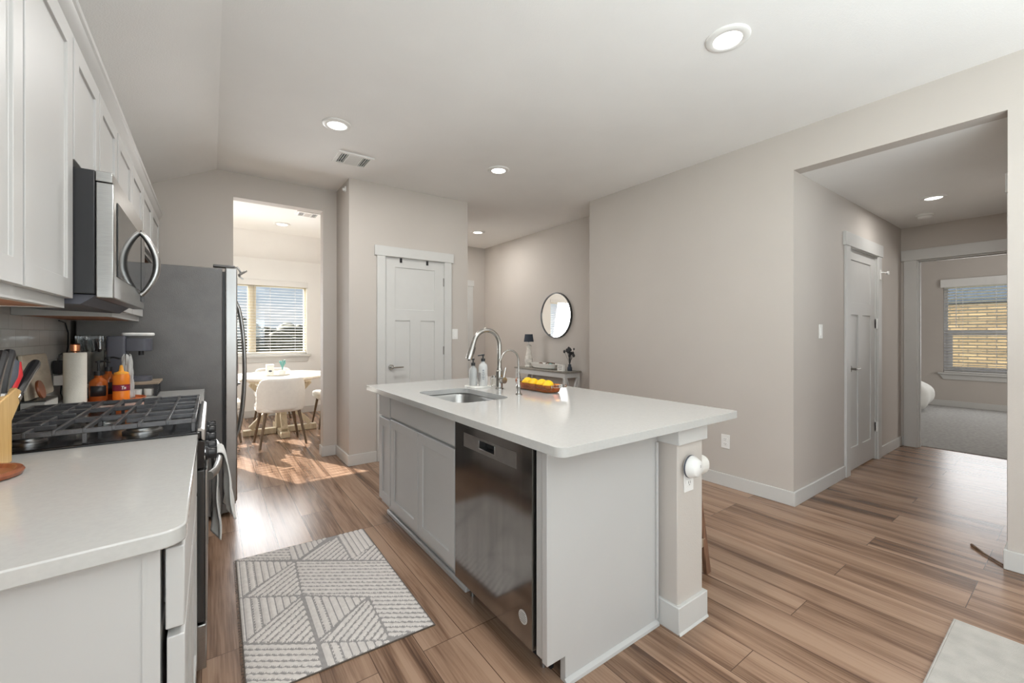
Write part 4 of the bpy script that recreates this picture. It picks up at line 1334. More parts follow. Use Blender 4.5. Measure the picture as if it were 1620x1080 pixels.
def downlight(label, x, y, z, r=0.105, power=14.0, col=(1.0, 0.985, 0.96)):
    t = thing('recessed_light', label, 'light', (x, y, z), 0, 'recessed ceiling lights')
    build('trim_ring', MB().lathe([(r, -0.0004), (r, -0.004), (r * 0.93, -0.009), (r * 0.66, -0.012), (r * 0.64, -0.010), (r * 0.64, -0.0004)], (0, 0, 0), 40), 'whiteplastic', t, local=True, angle=60)
    build('lens', MB().lathe([(r * 0.635, -0.0010), (r * 0.635, -0.0085), (1e-5, -0.0100)], (0, 0, 0), 32), 'lens', t, local=True, angle=60)
    l = light('recessed_lamp', 'AREA', (x, y, z - 0.016), power, (0, 0, 0), r * 1.2, None, col, 'DISK')
    return t


PK, PA, PC, PD, PH = 4.0, 19.0, 12.0, 3.0, 6.5
downlight('large recessed ceiling light at the upper right, nearest over the island', 2.146, 1.095, CEIL, 0.105, PK)
downlight('recessed ceiling light left of centre, above the kitchen aisle', 0.736, 3.19, CEIL, 0.1, PA)
downlight('recessed ceiling light over the far end of the island, right of the pantry', 2.147, 3.20, CEIL, 0.1, PK)
downlight('small far recessed light in the corridor behind the pantry', 3.20, 5.32, CEIL, 0.1, PC)
downlight('recessed light in the bright dining room ceiling', 0.79, 6.50, CEIL, 0.1, PD)
downlight('recessed light in the lower hall ceiling beside the smoke alarm', 5.20, 0.832, HALLC, 0.09, PH)
for lx, ly in ((0.736, 1.0), (0.736, -2.2), (2.3, -2.2)):
    downlight('recessed light in the ceiling over or behind the camera', lx, ly, CEIL, 0.1, PA if ly > 0 else PK)
for lx in (-0.8, 2.5):
    downlight('recessed light in the dining room ceiling out of view', lx, 6.2, CEIL, 0.1, PD)

t = thing('smoke_alarm', 'white round smoke alarm on the hall ceiling', 'smoke alarm', (5.86, 1.00, HALLC))
build('body', MB().lathe([(0.070, -0.0004), (0.070, -0.012), (0.060, -0.018), (0.052, -0.040), (0.040, -0.046), (1e-5, -0.047)], (0, 0, 0), 32), 'whiteplastic', t, local=True, angle=45)
build('vent_band', MB().lathe([(0.0605, -0.0215), (0.0605, -0.024), (0.0585, -0.0245)], (0, 0, 0), 32), 'lightplastic', t, local=True)


def vent(label, cx, cy, w, d):
    t = thing('ceiling_vent', label, 'vent', (cx, cy, CEIL))
    build('backing', MB().box(-w / 2 + 0.02, w / 2 - 0.02, -d / 2 + 0.02, d / 2 - 0.02, -0.003, -0.0004), 'slot', t, local=True)
    build('frame', MB().box(-w / 2, w / 2, -d / 2, -d / 2 + 0.028, -0.014, -0.0004).box(-w / 2, w / 2, d / 2 - 0.028, d / 2, -0.014, -0.0004).box(-w / 2, -w / 2 + 0.028, -d / 2 + 0.028, d / 2 - 0.028, -0.014, -0.0004).box(w / 2 - 0.028, w / 2, -d / 2 + 0.028, d / 2 - 0.028, -0.014, -0.0004).box(-w / 2 + 0.085, -w / 2 + 0.096, -d / 2 + 0.028, d / 2 - 0.028, -0.013, -0.004).box(w / 2 - 0.096, w / 2 - 0.085, -d / 2 + 0.028, d / 2 - 0.028, -0.013, -0.004), 'whiteplastic', t, 0.001, local=True)
    for sx_ in (-1, 1):
        for q in range(3):
            x = sx_ * (w / 2 - 0.04 - q * 0.018)
            build('louver', MB().bar((x, -d / 2 + 0.028, -0.009), (x, d / 2 - 0.028, -0.009), 0.003, 0.010), 'whiteplastic', t, local=True)
    n = 9
    for q in range(n):
        y = -d / 2 + 0.036 + (d - 0.072) * q / (n - 1)
        m = MB()
        hw = w / 2 - 0.097
        m.add([(-hw, y - 0.009, -0.005), (hw, y - 0.009, -0.005), (hw, y + 0.006, -0.013), (-hw, y + 0.006, -0.013), (-hw, y - 0.009, -0.0035), (hw, y - 0.009, -0.0035), (hw, y + 0.006, -0.0115), (-hw, y + 0.006, -0.0115)],
              [(0, 1, 2, 3), (7, 6, 5, 4), (0, 4, 5, 1), (1, 5, 6, 2), (2, 6, 7, 3), (3, 7, 4, 0)])
        build('louver', m, 'whiteplastic', t, local=True)
    return t


vent('white ceiling vent beside the recessed light over the kitchen aisle', 0.995, 3.74, 0.29, 0.26)
vent('white ceiling vent in the dining room just inside the opening', 0.985, 5.78, 0.26, 0.22)

for lab, x in (('small black over-door hook at the left of the pantry door top', 1.60), ('small black over-door hook at the right of the pantry door top', 1.893)):
    tag(build('door_hook', MB().box(x - 0.012, x + 0.012, 4.199, 4.2045, 2.015, 2.062).tube([(x, 4.199, 2.03), (x, 4.187, 2.022), (x, 4.182, 2.035)], 0.005, 8), 'blackplastic', None, 0.001), lab, 'hook', 'over-door hooks on the pantry door')
t = thing('wall_sensor', 'tiny white sensor high on the pantry corner under the ceiling', 'sensor', (1.078, 4.32, 2.70))
build('bracket', MB().box(1.068, 1.0795, 4.30, 4.34, 2.68, 2.73), 'whiteplastic', t, 0.002)
build('eye', MB().ball((1.058, 4.318, 2.70), 0.014), 'whiteplastic', t)
t = thing('door_latch', 'white child safety latch at the upper right of the closet door casing', 'latch', (5.57, 1.28, 1.88))
build('plate', MB().box(5.545, 5.585, 1.2725, 1.2795, 1.83, 1.93), 'whiteplastic', t, 0.002)
build('arm', MB().bar((5.565, 1.266, 1.905), (5.70, 1.245, 1.905), 0.014, 0.014).tube([(5.69, 1.247, 1.890), (5.69, 1.247, 1.925)], 0.012, 10), 'whiteplastic', t, 0.001)
tag(build('door_stop', MB().tube([(3.715, 0.430, 0.006), (3.62, 0.37, 0.006), (3.53, 0.292, 0.006)], [0.008, 0.005, 0.005], 8), 'walnut'), 'thin dark stick lying on the hall floor by the wall corner', 'stick')

# ------------------------------------------------------------------ things on the left worktops
t = thing('knife_block', 'pale wooden knife block at the left edge of the near worktop', 'knife block', (-0.53, 1.74, 0.915))
build('block', MB().prism([(1.655, 0.9153), (1.765, 0.9153), (1.765, 1.028), (1.860, 1.098), (1.80, 1.118), (1.655, 1.085)], -0.64, -0.452, 'x'), 'beech', t, 0.003)
build('slots', MB().bar((-0.545, 1.68, 1.0935), (-0.545, 1.73, 1.1025), 0.006, 0.003).bar((-0.60, 1.70, 1.0965), (-0.60, 1.745, 1.105), 0.006, 0.003), 'slot', t)


def knife(label, x, y, z, dy, dz, ln, steel_cap=True):
    t = thing('kitchen_knife', label, 'knife', (x, y, z), 0, 'knives in the block')
    d = Vector((0, dy, dz)).normalized()
    n = Vector((0, -d.z, d.y))
    p = Vector((x, y, z))
    h = ln
    m = MB()
    m.add([], [])
    pts = [p + d * (h * f) + n * (0.004 * math.sin(f * PI * 1.5)) for f in (0, 0.1, 0.35, 0.65, 0.9, 1.0)]
    m.tube(pts, [0.011, 0.013, 0.0125, 0.0135, 0.0145, 0.011], 10)
    build('handle', m, 'blackplastic', t)
    build('spine', MB().tube([q + Vector((0.0115, 0, 0)) for q in pts[1:-1]], 0.003, 6), 'steel', t)
    build('blade', MB().bar(p - d * 0.10, p, 0.0025, 0.028), 'steel', t)
    if steel_cap:
        build('bolster', MB().tube([p - d * 0.008, p + d * 0.010], 0.0125, 10), 'steel', t)
    return t


knife('black handled knife standing tallest in the middle of the block', -0.468, 1.742, 1.100, 0.42, 0.85, 0.14)
knife('black handled knife cut by the left picture edge in the block', -0.472, 1.700, 1.096, 0.48, 0.9, 0.145)
knife('thin black honing steel handle at the lower right of the block', -0.461, 1.822, 1.085, 0.88, 0.5, 0.20)
t = thing('kitchen_scissors', 'red and grey handled scissors standing in the knife block', 'scissors', (-0.475, 1.775, 1.08))
m = MB().tube([(-0.475, 1.775, 1.085), (-0.475, 1.800, 1.12), (-0.475, 1.830, 1.15), (-0.475, 1.850, 1.19), (-0.475, 1.84, 1.20)], [0.010, 0.013, 0.018, 0.016, 0.008], 12)
build('grey_handle', m, 'greyrubber', t)
m = MB().tube([(-0.470, 1.795, 1.085), (-0.466, 1.825, 1.12), (-0.466, 1.858, 1.15), (-0.468, 1.868, 1.188)], [0.006, 0.010, 0.012, 0.008], 12)
build('red_grip', m, 'red', t)
build('blades', MB().bar((-0.475, 1.72, 1.00), (-0.475, 1.778, 1.088), 0.006, 0.02), 'steel', t)

t = thing('wooden_trivet', 'round red-brown wooden trivet dish at the left edge of the near worktop', 'trivet', (-0.474, 1.590, 0.915))
build('dish', MB().lathe([(0.070, 0.0003), (0.083, 0.003), (0.087, 0.012), (0.083, 0.019), (0.073, 0.019), (0.066, 0.011), (1e-5, 0.010)], (0, 0, 0), 40), 'acacia', t, local=True)

t = thing('paper_towel_roll', 'upright white paper towel roll behind the gas range', 'paper towel', (-0.54, 2.905, 0.915))
build('holder_base', MB().lathe([(0.052, 0.0003), (0.052, 0.006), (0.045, 0.009)], (0, 0, 0), 32), 'copper', t, local=True)
build('roll', MB().lathe([(0.016, 0.0105), (0.040, 0.0105), (0.041, 0.014), (0.041, 0.264), (0.040, 0.267), (0.016, 0.267), (0.016, 0.0105)], (0, 0, 0), 40), 'paper', t, local=True)
build('finial', MB().cyl((0, 0, 0.010), 0.008, 0.26, 12).lathe([(0.008, 0.27), (0.018, 0.275), (0.018, 0.305), (0.014, 0.309), (1e-5, 0.310)], (0, 0, 0), 20), 'copper', t, local=True)

t = thing('turntable_tray', 'round terracotta tray holding the coffee syrups', 'tray', (-0.415, 3.02, 0.915))
build('tray', MB().lathe([(0.105, 0.0003), (0.12, 0.004), (0.128, 0.018), (0.124, 0.020), (0.116, 0.009), (1e-5, 0.008)], (0, 0, 0), 44), 'terracotta', t, local=True)


def syrup(label, x, y, h, r):
    t = thing('syrup_bottle', label, 'bottle', (x, y, 0.9235), 0, 'syrup bottles on the round tray')
    build('bottle', MB().lathe([(r * 0.9, 0.0003), (r, 0.006), (r, h * 0.72), (r * 0.9, h * 0.80), (r * 0.42, h * 0.92), (r * 0.42, h)], (0, 0, 0), 26), 'syrup', t, local=True)
    a = math.atan2(-y, -x)
    lp = [(math.cos(a + q) * (r + 0.0006), math.sin(a + q) * (r + 0.0006)) for q in [-0.9 + 1.8 * k / 8 for k in range(9)]]
    m = MB()
    m.add([(p[0], p[1], 0.03) for p in lp] + [(p[0], p[1], h * 0.62) for p in lp], [(k, k + 1, k + 10, k + 9) for k in range(8)])
    build('label_band', m, 'blackplastic', t, local=True, solid=0.001)
    m = MB().cyl((0, 0, h + 0.0005), r * 0.5, 0.022, 18).cyl((0, 0, h + 0.0225), 0.005, 0.045, 8).cyl((0, 0, h + 0.066), 0.013, 0.009, 12)
    m.tube([(0, 0, h + 0.072), (0.025, -0.012, h + 0.074), (0.048, -0.022, h + 0.066)], 0.005, 8)
    build('pump', m, 'blackplastic', t, local=True)


syrup('amber syrup bottle with black pump beside the paper towel roll', -0.475, 3.01, 0.135, 0.036)
syrup('amber syrup bottle with black pump just left of the orange squeeze bottle', -0.448, 3.085, 0.15, 0.033)
t = thing('sauce_bottle', 'orange squeeze bottle with maroon label band on the round tray', 'bottle', (-0.383, 2.975, 0.9235))
build('bottle', MB().lathe([(0.031, 0.0003), (0.034, 0.004), (0.034, 0.052), (0.033, 0.055), (0.033, 0.085), (0.034, 0.088), (0.034, 0.128), (0.030, 0.140)], (0, 0, 0), 30), 'orange', t, local=True)
lb = build('label_band', MB().lathe([(0.0345, 0.054), (0.0345, 0.086)], (0, 0, 0), 30), 'maroon', t, local=True, solid=0.0006)
build('cap', MB().lathe([(0.0295, 0.1405), (0.029, 0.148), (0.012, 0.154), (0.010, 0.158), (0.006, 0.185), (0.0045, 0.186)], (0, 0, 0), 24), 'orangecap', t, local=True)
m = MB()
a0 = math.atan2(-2.975, 0.383) + 0.30
for q, (u0, v0, u1, v1) in enumerate([(-0.30, 0.078, 0.02, 0.078), (-0.14, 0.078, -0.20, 0.062), (0.06, 0.074, 0.0, 0.062), (0.0, 0.070, 0.16, 0.070), (0.20, 0.074, 0.16, 0.062)]):
    m.tube([(0.0352 * math.cos(a0 + u0), 0.0352 * math.sin(a0 + u0), v0), (0.0352 * math.cos(a0 + u1), 0.0352 * math.sin(a0 + u1), v1)], 0.0014, 6)
build('script_mark', m, 'whiteplastic', lb, local=True)


def bag(u, v):
    a = 2 * PI * u
    r = 0.034 * (1 - 0.45 * v ** 2) + 0.004 * math.sin(5 * a + 9 * v) + 0.003 * math.sin(11 * a - 7 * v)
    return (-0.372 + r * math.cos(a) * 0.8, 3.062 + r * math.sin(a), 0.9243 + 0.235 * v + 0.006 * math.sin(3 * a) * v)


tag(build('coffee_bag', MB().grid(bag, 36, 20), 'frost', None, angle=30, solid=0.002), 'crumpled white foil bag standing behind the orange squeeze bottle', 'bag')

# riser with cups and espresso machine
t = thing('counter_riser', 'low riser shelf with grey wood top and black legs by the fridge', 'shelf', (-0.42, 3.26, 0.915))
build('top', MB().box(-0.62, -0.245, 3.155, 3.375, 0.985, 0.999), 'shelfwood', t, 0.002)
m = MB()
for x in (-0.612, -0.437, -0.262):
    m.box(x - 0.007, x + 0.007, 3.160, 3.174, 0.9153, 0.985).box(x - 0.007, x + 0.007, 3.356, 3.370, 0.9153, 0.985)
    m.box(x - 0.007, x + 0.007, 3.174, 3.356, 0.9153, 0.925)
build('frame', m, 'blackplastic', t, 0.001)
m = MB()
for q in range(5):
    z = 0.930 + q * 0.010
    m.tube([(-0.262, 3.174, z), (-0.262, 3.356, z)], 0.002, 6)
build('side_wires', m, 'iron', t)
for lab, x in (('left', -0.395), ('middle', -0.345), ('right', -0.295)):
    t = thing('espresso_cup', 'small white cup under the riser, %s one of the three' % lab, 'cup', (x, 3.20, 0.915), 0, 'white cups under the riser')
    build('cup', MB().lathe([(0.014, 0.0003), (0.019, 0.004), (0.023, 0.042), (0.021, 0.042), (0.016, 0.006), (1e-5, 0.005)], (0, 0, 0), 22), 'ceramic', t, local=True)
t = thing('espresso_machine', 'slate grey espresso machine with clear water tank on the riser', 'coffee machine', (-0.45, 3.27, 0.999))
z = 0.9993
build('body', MB().prism(rounded([(-0.475, 3.20), (-0.395, 3.20), (-0.395, 3.34), (-0.475, 3.34)], [0.012] * 4), z, z + 0.262, 'z'), 'greyplastic', t, 0.003)
build('brew_head', MB().prism(rounded([(-0.394, 3.21), (-0.285, 3.21), (-0.285, 3.33), (-0.394, 3.33)], [0.002, 0.04, 0.04, 0.002]), z + 0.175, z + 0.248, 'z'), 'greyplastic', t, 0.004)
build('top_lever', MB().prism(rounded([(-0.42, 3.225), (-0.275, 3.225), (-0.275, 3.315), (-0.42, 3.315)], [0.03] * 4), z + 0.2625, z + 0.281, 'z'), 'whiteplastic', t, 0.006)
build('spout', MB().cyl((-0.335, 3.27, z + 0.150), 0.012, 0.0245, 14), 'blackplastic', t)
build('drip_tray', MB().prism(rounded([(-0.394, 3.205), (-0.285, 3.205), (-0.285, 3.335), (-0.394, 3.335)], [0.002, 0.05, 0.05, 0.002]), z, z + 0.026, 'z'), 'greyplastic', t, 0.003)
wt = build('water_tank', MB().prism(rounded([(-0.60, 3.205), (-0.476, 3.205), (-0.476, 3.335), (-0.60, 3.335)], [0.015] * 4), z, z + 0.265, 'z'), 'glass', t, 0.003)


def foil(u, v):
    return (-0.585 + 0.095 * u, 3.30 + 0.006 * math.sin(u * 30) + 0.004 * math.sin(u * 71 + v * 9), z + 0.175 + 0.07 * v + 0.004 * math.sin(u * 23))


build('foil_liner', MB().grid(foil, 60, 8), 'foil', wt, solid=0.001)
# board, box and disc leaning at the wall
t = thing('low_grey_box', 'low grey box at the backsplash behind the range', 'box', (-0.62, 2.83, 0.915))
build('box', MB().box(-0.66, -0.585, 2.66, 2.845, 0.9153, 0.978), 'lightplastic', t, 0.004)
build('lid_edge', MB().box(-0.662, -0.583, 2.658, 2.847, 0.9785, 0.984), 'frame', t, 0.001)
m = MB()
bp_ = rounded([(2.655, 0.0), (3.02, 0.0), (2.985, 0.195), (2.655, 0.195)], [0.004, 0.02, 0.03, 0.004])
m.prism(bp_, -0.006, 0.006, 'x')
o = build('cutting_board', m, ['board'], None, 0.002, local=True)
o.location = (-0.640, 0, 0.986)
o.rotation_euler = (0, -0.10, 0)
tag(o, 'large pale cutting board leaning on the tiled backsplash behind the range', 'cutting board')
o = build('round_coaster', MB().lathe([(0.040, -0.005), (0.042, 0), (0.040, 0.005)], (0, 0, 0), 32, 'x'), 'acacia', None, local=True)
o.location = (-0.610, 2.705, 1.0285)
o.rotation_euler = (0, -0.2, 0)
tag(o, 'small round brown wooden disc leaning against the pale cutting board', 'coaster')
# backsplash outlet, plug, adapter and cord
t = outlet('wall_outlet', 'white outlet on the tiled backsplash behind the paper towel roll', (XL + 0.008, 3.20, 1.06), 'x', 1)
t = thing('power_plug', 'black power plug with cord in the backsplash outlet', 'plug', (-0.652, 3.20, 1.09))
build('plug', MB().prism(rounded([(3.13, 1.066), (3.235, 1.060), (3.235, 1.080), (3.19, 1.10), (3.17, 1.135), (3.125, 1.135)], [0.006] * 6), -0.6635, -0.632, 'x'), 'blackplastic', t, 0.003)
cp = [(-0.645, 3.13, 1.13), (-0.64, 3.13, 1.165), (-0.64, 3.19, 1.17), (-0.645, 3.24, 1.145), (-0.65, 3.31, 1.15), (-0.655, 3.37, 1.20), (-0.66, 3.40, 1.28), (-0.66, 3.34, 1.335), (-0.655, 3.20, 1.344)]
build('cord', MB().tube(cp, 0.0035, 8), 'blackplastic', t)
t = thing('power_adapter', 'white power adapter hanging under the black plug on the backsplash', 'adapter', (-0.645, 3.17, 1.03))
build('body', MB().box(-0.6635, -0.615, 3.135, 3.20, 1.005, 1.058), 'whiteplastic', t, 0.004)
build('cord', MB().tube([(-0.64, 3.17, 1.004), (-0.645, 3.18, 0.96), (-0.64, 3.20, 0.925), (-0.63, 3.17, 0.9205), (-0.62, 3.12, 0.9205)], 0.003, 8), 'blackplastic', t)

# ------------------------------------------------------------------ rugs
RUGP = [  # region corners on the floor, stripe direction: y along the room, d diagonal, h across
    ('h2', [(0.08, 2.83), (0.364, 2.80), (0.362, 2.62), (0.112, 2.771)]),
    ('y', [(0.364, 2.83), (0.63, 2.83), (0.387, 2.594), (0.354, 2.618)]),
    ('d', [(0.63, 2.78), (0.635, 2.431), (0.387, 2.594)]),
    ('y', [(0.63, 2.83), (0.82, 2.83), (0.82, 2.56), (0.635, 2.431)]),
    ('d', [(0.82, 2.575), (0.82, 2.30), (0.62, 2.441)]),
    ('y', [(0.08, 2.80), (0.112, 2.771), (0.370, 2.592), (0.08, 2.345)]),
    ('d', [(0.370, 2.592), (0.352, 2.231), (0.109, 2.376)]),
    ('h', [(0.370, 2.592), (0.82, 2.30), (0.82, 1.66), (0.604, 1.717), (0.611, 2.046), (0.352, 2.231)]),
    ('y', [(0.08, 2.395), (0.109, 2.376), (0.352, 2.231), (0.08, 1.99)]),
    ('d', [(0.352, 2.231), (0.349, 1.856), (0.103, 2.013)]),
    ('y', [(0.352, 2.231), (0.611, 2.046), (0.349, 1.856)]),
    ('d', [(0.611, 2.046), (0.604, 1.700), (0.349, 1.856)]),
    ('h', [(0.08, 2.03), (0.349, 1.856), (0.345, 1.64), (0.08, 1.64)]),
    ('y', [(0.349, 1.856), (0.604, 1.705), (0.62, 1.64), (0.345, 1.64)]),
]


def inside(p, poly):
    r = False
    n = len(poly)
    for i in range(n):
        (xa, ya), (xb, yb_) = poly[i], poly[(i + 1) % n]
        if (ya > p[1]) != (yb_ > p[1]) and p[0] < (xb - xa) * (p[1] - ya) / (yb_ - ya) + xa:
            r = not r
    return r


SD = {'y': (0.0, 1.0), 'h': (0.84, -0.54), 'd': (0.72, 0.69), 'h2': (0.84, -0.54)}


def edge_dist(p, poly):
    best = 9
    n = len(poly)
    for i in range(n):
        a, b = Vector(poly[i]), Vector(poly[(i + 1) % n])
        q = Vector(p)
        ab = b - a
        tt = max(0, min(1, (q - a).dot(ab) / ab.length_squared))
        best = min(best, (q - a - ab * tt).length)
    return best


def kitchen_rug():
    x0, x1, y0, y1 = 0.098, 0.795, 1.690, 2.795
    nu, nv = 140, 222
    vs, fs, mi = [], [], []
    hs = []
    for j in range(nv + 1):
        for i in range(nu + 1):
            x, y = x0 + (x1 - x0) * i / nu, y0 + (y1 - y0) * j / nv
            h = 0
            for kd, poly in RUGP:
                if inside((x, y), poly):
                    dx, dy = SD[kd]
                    s = (-dy * x + dx * y) / 0.0305
                    w = 0.10 * math.sin((dx * x + dy * y) * 230) if kd != 'y' else 0.03 * math.sin((dx * x + dy * y) * 300)
                    f = (s + w * 0.6) % 1.0
                    if 0.33 < f and edge_dist((x, y), poly) > 0.006:
                        q = (f - 0.33) / 0.67
                        h = 0.35 + 0.65 * math.sin(PI * q) ** 0.5
                    break
            e = min(i, nu - i, j, nv - j)
            if e <= 1:
                h = 0
            hs.append(h)
            skew = 0.018 * (x - x0) / (x1 - x0)
            vs.append((x + 0.010 * (y - y0), y - skew * 0 + 0.018 - 0.028 * (x - x0) / (x1 - x0), 0.0045 + 0.0050 * h + 0.0006 * noise.noise((x * 90, y * 90, 0))))
    for j in range(nv):
        for i in range(nu):
            a = j * (nu + 1) + i
            q = (a, a + 1, a + nu + 2, a + nu + 1)
            hm = sum(hs[k] for k in q) / 4
            fs.append(q)
            e = min(i, nu - 1 - i, j, nv - 1 - j)
            mi.append(2 if e < 1 else (0 if hm > 0.25 else 1))
    b = len(vs)
    ring = [j0 for j0 in range(nu + 1)] + [(j0 + 1) * (nu + 1) - 1 for j0 in range(1, nv + 1)] + [nv * (nu + 1) + nu - 1 - k for k in range(nu)] + [(nv - 1 - k) * (nu + 1) for k in range(nv - 1)]
    vs += [(vs[k][0], vs[k][1], 0.0004) for k in ring]
    n = len(ring)
    for k in range(n):
        fs.append((ring[k], b + k, b + (k + 1) % n, ring[(k + 1) % n]))
        mi.append(2)
    m = MB()
    m.v, m.f, m.mi = vs, fs, mi
    t = thing('kitchen_rug', 'small rug with cream ribs in a geometric triangle pattern before the sink', 'rug', (0.45, 2.24, 0))
    build('woven_field', m, ['ribwhite', 'ruggrey', 'rugedge'], t, angle=60)
    m = MB()
    rnd = random.Random(3)
    for k in range(60):
        y = 1.70 + (2.80 - 1.70) * k / 59
        xx = 0.100 + 0.010 * (y - 1.69)
        m.tube([(xx, y, 0.004), (xx - 0.006, y + rnd.uniform(-0.006, 0.006), 0.006), (xx - 0.011, y + rnd.uniform(-0.008, 0.008), 0.0025)], 0.0012, 5)
    tag(build('fringe', m, 'rugedge', t), kind='stuff')


kitchen_rug()
t = thing('area_rug', 'plain grey rug at the lower right corner, only its corner showing', 'rug', (1.6, -0.9, 0))
build('pile', MB().prism(rounded([(0.62, -2.2), (2.72, -2.2), (2.672, 0.360), (0.62, 0.352)], [0.01] * 4), 0.0004, 0.012, 'z'), 'greyrug', t, 0.004)
m = MB()
build('bound_edge', MB().tube([(0.62, 0.353, 0.0065), (2.672, 0.3615, 0.0065), (2.7215, -2.2, 0.0065)], 0.006, 8), 'greyrug', t)

# ------------------------------------------------------------------ dining room
t = thing('dining_table', 'round pale wood dining table on a crossed trestle base', 'table', (0.74, 6.20, 0))
build('tabletop', MB().lathe([(0.55, 0.712), (0.60, 0.720), (0.61, 0.735), (0.60, 0.75), (1e-5, 0.7505)], (0, 0, 0), 64), 'tableoak', t, local=True)
build('apron', MB().lathe([(0.36, 0.66), (0.36, 0.7115)], (0, 0, 0), 48), 'oak', t, local=True)
build('post', MB().box(-0.06, 0.06, -0.06, 0.06, 0.07, 0.66), 'oak', t, 0.004, local=True)
for a in range(4):
    c_, s_ = round(math.cos(a * PI / 2)), round(math.sin(a * PI / 2))
    build('foot_beam', MB().bar((c_ * 0.06, s_ * 0.06, 0.035), (c_ * 0.42, s_ * 0.42, 0.035), 0.10, 0.069), 'oak', t, 0.005, local=True)
    build('brace', MB().bar((c_ * 0.34, s_ * 0.34, 0.085), (c_ * 0.075, s_ * 0.075, 0.36), 0.07, 0.06).bar((c_ * 0.075, s_ * 0.075, 0.36), (c_ * 0.34, s_ * 0.34, 0.645), 0.07, 0.06), 'oak', t, 0.004, local=True)


def chair(label, x, y, rz):
    t = thing('dining_chair', label, 'chair', (x, y, 0), rz, 'white upholstered dining chairs')

    def back(u, v):
        a = (u - 0.5) * math.radians(150)
        e = abs(u - 0.5) * 2
        zt = 0.775 - 0.16 * max(0, (e - 0.62) / 0.38) ** 2.2
        zb = 0.405
        zz = zb + (zt - zb) * v
        lean = 0.05 * v
        return (0.245 * math.sin(a), 0.02 - (0.225 + lean) * math.cos(a) * 0.98, zz)
    build('backrest', MB().grid(back, 28, 10), 'uphol', t, local=True, solid=0.045, sub=1, angle=180)
    sp = rounded([(-0.235, -0.20), (0.235, -0.20), (0.245, 0.235), (-0.245, 0.235)], [0.16, 0.16, 0.09, 0.09])
    build('seat', MB().prism(sp, 0.385, 0.475, 'z'), 'uphol', t, 0.025, 4, local=True)
    for sx_ in (-1, 1):
        for sy_ in (-1, 1):
            top = Vector((sx_ * 0.17, sy_ * 0.155 + 0.01, 0.39))
            bot = Vector((sx_ * 0.235, sy_ * 0.215 + 0.01, 0.0))
            build('leg', MB().tube([top, bot], [0.018, 0.0115], 12), 'legwood', t, local=True)
    return t


ch = chair('white upholstered dining chair seen from behind at the near side of the table', 0.655, 5.57, 0.06)
copy_tree(ch, 'white upholstered dining chair left of the table beside the fridge edge', (0.06, 6.10, 0), -PI / 2)
copy_tree(ch, 'white upholstered dining chair at the right side of the table', (1.40, 6.30, 0), PI / 2)
copy_tree(ch, 'white upholstered dining chair on the window side of the table', (0.74, 6.93, 0), PI)

t = thing('serving_tray', 'round white tray in the middle of the dining table', 'tray', (0.675, 6.12, 0.7508))
build('tray', MB().lathe([(0.155, 0.0003), (0.16, 0.004), (0.162, 0.022), (0.156, 0.022), (0.15, 0.008), (1e-5, 0.007)], (0, 0, 0), 44), 'ceramic', t, local=True)
t = thing('white_canister', 'white square canister with a grey oval mark on the round tray', 'canister', (0.605, 6.115, 0.7583))
build('canister', MB().box(-0.042, 0.042, -0.042, 0.042, 0.0004, 0.115), 'ceramic', t, 0.008, 3, local=True)
build('lid', MB().box(-0.044, 0.044, -0.044, 0.044, 0.1155, 0.13), 'ceramic', t, 0.004, local=True)
build('oval_mark', MB().lathe([(0.020, -0.0434), (1e-5, -0.0436)], (0, 0, 0.05), 24, 'y', sx=0.6), 'greyrubber', t, local=True)
t = thing('small_plant', 'teal leafed sprig in a white pot on the round tray', 'plant', (0.745, 6.11, 0.7583))
build('pot', MB().lathe([(0.03, 0.0004), (0.042, 0.006), (0.04, 0.05), (0.03, 0.055), (0.025, 0.05)], (0, 0, 0), 24), 'ceramic', t, local=True)
m = MB()
for k in range(9):
    a = k * 2.4
    m.tube([(0, 0, 0.05), (0.01 * math.cos(a), 0.01 * math.sin(a), 0.10), (0.03 * math.cos(a), 0.03 * math.sin(a), 0.145 + 0.012 * (k % 3))], [0.002, 0.004, 0.007], 6)
    m.ball((0.03 * math.cos(a), 0.03 * math.sin(a), 0.15 + 0.012 * (k % 3)), 0.009, 1, 1, 1.5, 8, 6)
build('leaves', m, 'teal', t, local=True)

# ------------------------------------------------------------------ corridor: console table, mirror and decor
cx0, cx1, cy0, cy1, cz = 3.615, 3.895, 3.89, 4.95, 0.80
t = thing('console_table', 'white console table with weathered grey top under the round mirror', 'table', (3.755, 4.42, 0))
build('tabletop', MB().box(cx0 - 0.01, cx1, cy0 - 0.012, cy1 + 0.012, cz - 0.022, cz), 'greytop', t, 0.003)
build('apron', MB().box(cx0 + 0.005, cx1 - 0.01, cy0 + 0.005, cy1 - 0.005, cz - 0.085, cz - 0.0225), 'trim', t, 0.002)
for x in (cx0 + 0.022, cx1 - 0.028):
    for y in (cy0 + 0.022, cy1 - 0.022):
        build('leg', MB().box(x - 0.02, x + 0.02, y - 0.02, y + 0.02, 0, cz - 0.0855), 'trim', t, 0.003)
for y in (cy0 + 0.022, cy1 - 0.022):
    build('cross_slats', MB().bar((cx0 + 0.045, y, 0.14), (cx1 - 0.05, y, cz - 0.09), 0.018, 0.03).bar((cx1 - 0.05, y, 0.14), (cx0 + 0.045, y, cz - 0.09), 0.016, 0.03), 'trim', t, 0.002)
build('lower_shelf', MB().box(cx0 + 0.005, cx1 - 0.01, cy0 + 0.045, cy1 - 0.045, 0.12, 0.14), 'greytop', t, 0.003)

